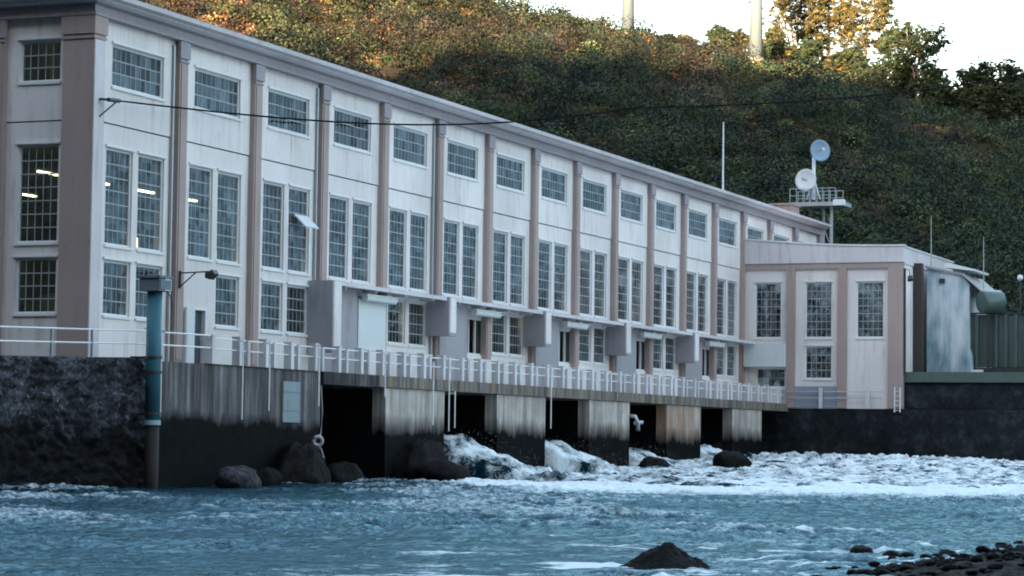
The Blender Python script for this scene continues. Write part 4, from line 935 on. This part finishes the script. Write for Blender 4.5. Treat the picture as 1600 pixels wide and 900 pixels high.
# trees --------------------------------------------------------------
def tree(name, px, py_base, D, height, spread, tintset, label, lean=0., dens=1.0, seed=0, low=.3, group='trees on the hill crest'):
    rg = np.random.default_rng(seed); a = az_of_col(px); x, y, z = hill_h(np.array([a]), np.array([D])); base = np.array([x[0], y[0], z[0] - .3])
    root = thing(name, label, 'tree', tuple(base), group)
    tr = MB(); cl = []
    nst = 3 if height > 9 else 2
    for st in range(nst):
        off = rg.normal(size=2) * .45 * spread * (st > 0) ; top = base + np.array([off[0] + lean, off[1], height * rg.uniform(.85, .97)])
        pts = [base + (top - base) * f_ + np.array([*(rg.normal(size=2) * .18), 0]) * (f_ > 0) for f_ in np.linspace(0, 1, 6)]
        r0 = .013 * height; tr.tube(pts, [r0 * (1 - .85 * f_) for f_ in np.linspace(0, 1, 6)], 7)
        nb = int(17 * dens) + 5
        for b_ in range(nb):
            f_ = rg.uniform(low, .98); o_ = base + (top - base) * f_; an = rg.uniform(0, 6.28); L = spread * (.35 + .65 * math.sin(math.pi * min(1, (f_ - low) / (1.02 - low) * .8 + .2))) * rg.uniform(.55, 1.05)
            e = o_ + np.array([math.cos(an) * L, math.sin(an) * L, L * rg.uniform(.15, .8)]); m_ = (o_ + e) / 2 + np.array([0, 0, -.08 * L])
            tr.tube([o_, m_, e], [r0 * .35, r0 * .22, r0 * .08], 5, False)
            for c_ in range(9): cl.append(o_ + (e - o_) * rg.uniform(.55, 1.1) + rg.normal(size=3) * .42)
            cl.append(e)
        cl.append(top)
    tr.build('trunk', m_bark, root)
    cl = np.array(cl); rad = rg.uniform(.14, .52, len(cl)) * (.55 + .06 * spread * 2); tint = np.array(tintset)[rg.integers(0, len(tintset), len(cl))]
    v, t = leaf_cloud(cl, rad * 1.1, 50, .085, tint, .6, rg); leaf_obj('crown', v, t, root)
    return root
G = [(.036, .055, .026), (.026, .044, .026), (.05, .062, .026)]
GO = [(.105, .085, .030), (.13, .095, .032), (.070, .075, .030), (.15, .115, .045), (.06, .07, .03)]
tree('tree', 1118, 80, 372, 5.2, 1.7, G, 'small dark tree at the left end of the crest trees', seed=1)
tree('tree', 1148, 85, 376, 4.8, 1.9, G + GO[:1], 'small bushy tree just left of the right pole', seed=2, low=.15)
tree('tree', 1208, 100, 378, 6.0, 2.0, GO + G, 'short golden-green tree just right of the right pole', seed=3, low=.2)
tree('eucalyptus', 1240, 105, 384, 18, 5.0, GO, 'tall golden tree, leftmost of the sunlit group', seed=4, low=.28, dens=1.9)
tree('eucalyptus', 1292, 115, 388, 19, 5.2, GO, 'tall golden tree in the middle of the sunlit group', seed=5, low=.28, dens=1.9)
tree('eucalyptus', 1350, 125, 386, 18, 5.2, GO, 'tall golden tree, rightmost of the sunlit group', seed=6, low=.28, dens=1.9)
tree('tree', 1268, 118, 376, 5.5, 2.0, G, 'low dark tree under the left golden tree', seed=14, low=.15)
tree('tree', 1322, 125, 376, 5.0, 2.0, G, 'low dark tree under the right golden tree', seed=15, low=.15)
tree('eucalyptus', 1398, 135, 372, 11, 3.0, G, 'dark green tree standing right beside the sunlit group', seed=7, low=.25)
tree('eucalyptus', 1434, 145, 370, 12.5, 3.5, G, 'tallest dark green tree between the sunlit group and the gap', seed=8, low=.22, dens=1.2)
tree('tree', 1460, 150, 368, 6.5, 2.2, G, 'lower dark tree at the left side of the gap in the crest', seed=9, low=.15)
tree('tree', 1508, 165, 366, 8.2, 1.9, G, 'small feathery tree right of the gap in the crest', seed=10, low=.2)
tree('tree', 1540, 170, 364, 9.6, 2.2, G, 'dark tree with a rounded top right of the gap', seed=11, low=.25)
tree('tree', 1588, 178, 362, 10.5, 2.5, G, 'dark tree cut by the right edge of the view', seed=12, low=.2)
for i, (px, yb, h, sp) in enumerate(((1196, 100, 3.2, 1.5), (1225, 105, 4.2, 1.8), (1255, 108, 4.6, 1.7), (1308, 118, 4.4, 1.9), (1338, 122, 5.2, 2.0), (1368, 128, 4.6, 1.9), (1415, 138, 5.0, 2.1), (1452, 148, 4.4, 1.9), (1478, 155, 3.4, 1.9), (1520, 168, 5.4, 2.3), (1556, 172, 6.6, 2.4), (1574, 175, 5.2, 2.4), (1600, 180, 7.2, 2.6), (1625, 182, 6, 2.6))):
    tree('scrub_tree', px, yb, 372, h, sp, G + (GO[:2] if i in (1, 3) else []), 'low scrubby tree filling in under the taller crest trees', seed=50 + i, low=.08, group='low scrub trees on the crest')
for i, (px, h, sp, lab) in enumerate(((1035, 1.6, 1.1, 'low round shrub on the skyline between the two poles'), (1070, 2.4, 1.3, 'pale yellowish shrub on the skyline left of the crest trees'))):
    tree('shrub', px, 70, 372, h, sp, [(.07, .085, .03), (.10, .095, .035)] if i else G, lab, seed=30 + i, low=.05, group='shrubs on the hill crest')

# poles on the crest
m_polem = mat('pole_grey', (.085, .115, .13), .7)
for px, yb, wpx, lab in ((981, 50, 15, 'tall pale grey pole on the crest, left of the two'), (1181, 92, 16, 'tall pale grey pole on the crest beside the trees, right of the two')):
    D = 360; c = at_dist(px, yb, D); wd = wpx / FPX * D; t = thing('crest_pole', lab, 'pole', tuple(c), 'poles on the hill crest')
    b = MB(); b.tube([(c[0], c[1], c[2] - 1.5), (c[0], c[1], c[2] + 18)], [wd * .70, wd * .52], 14); b.build('shaft', m_polem, t, True)
    b = MB(); b.tube([(c[0], c[1], c[2] - 1.6), (c[0], c[1], c[2] + .1)], wd * .8, 14); b.build('footing', m_slab, t)
    b = MB(); b.tube([(c[0] - 3 * RH[0], c[1] - 3 * RH[1], c[2] + 16.5), (c[0] + 3 * RH[0], c[1] + 3 * RH[1], c[2] + 16.5)], .12, 6); b.build('cross_arm', m_galv, t)

# ------------------------------------------------------------------ render settings
scene.cycles.filter_width = 1.9
scene.cycles.use_denoising = True
scene.cycles.max_bounces = 6; scene.cycles.transparent_max_bounces = 10
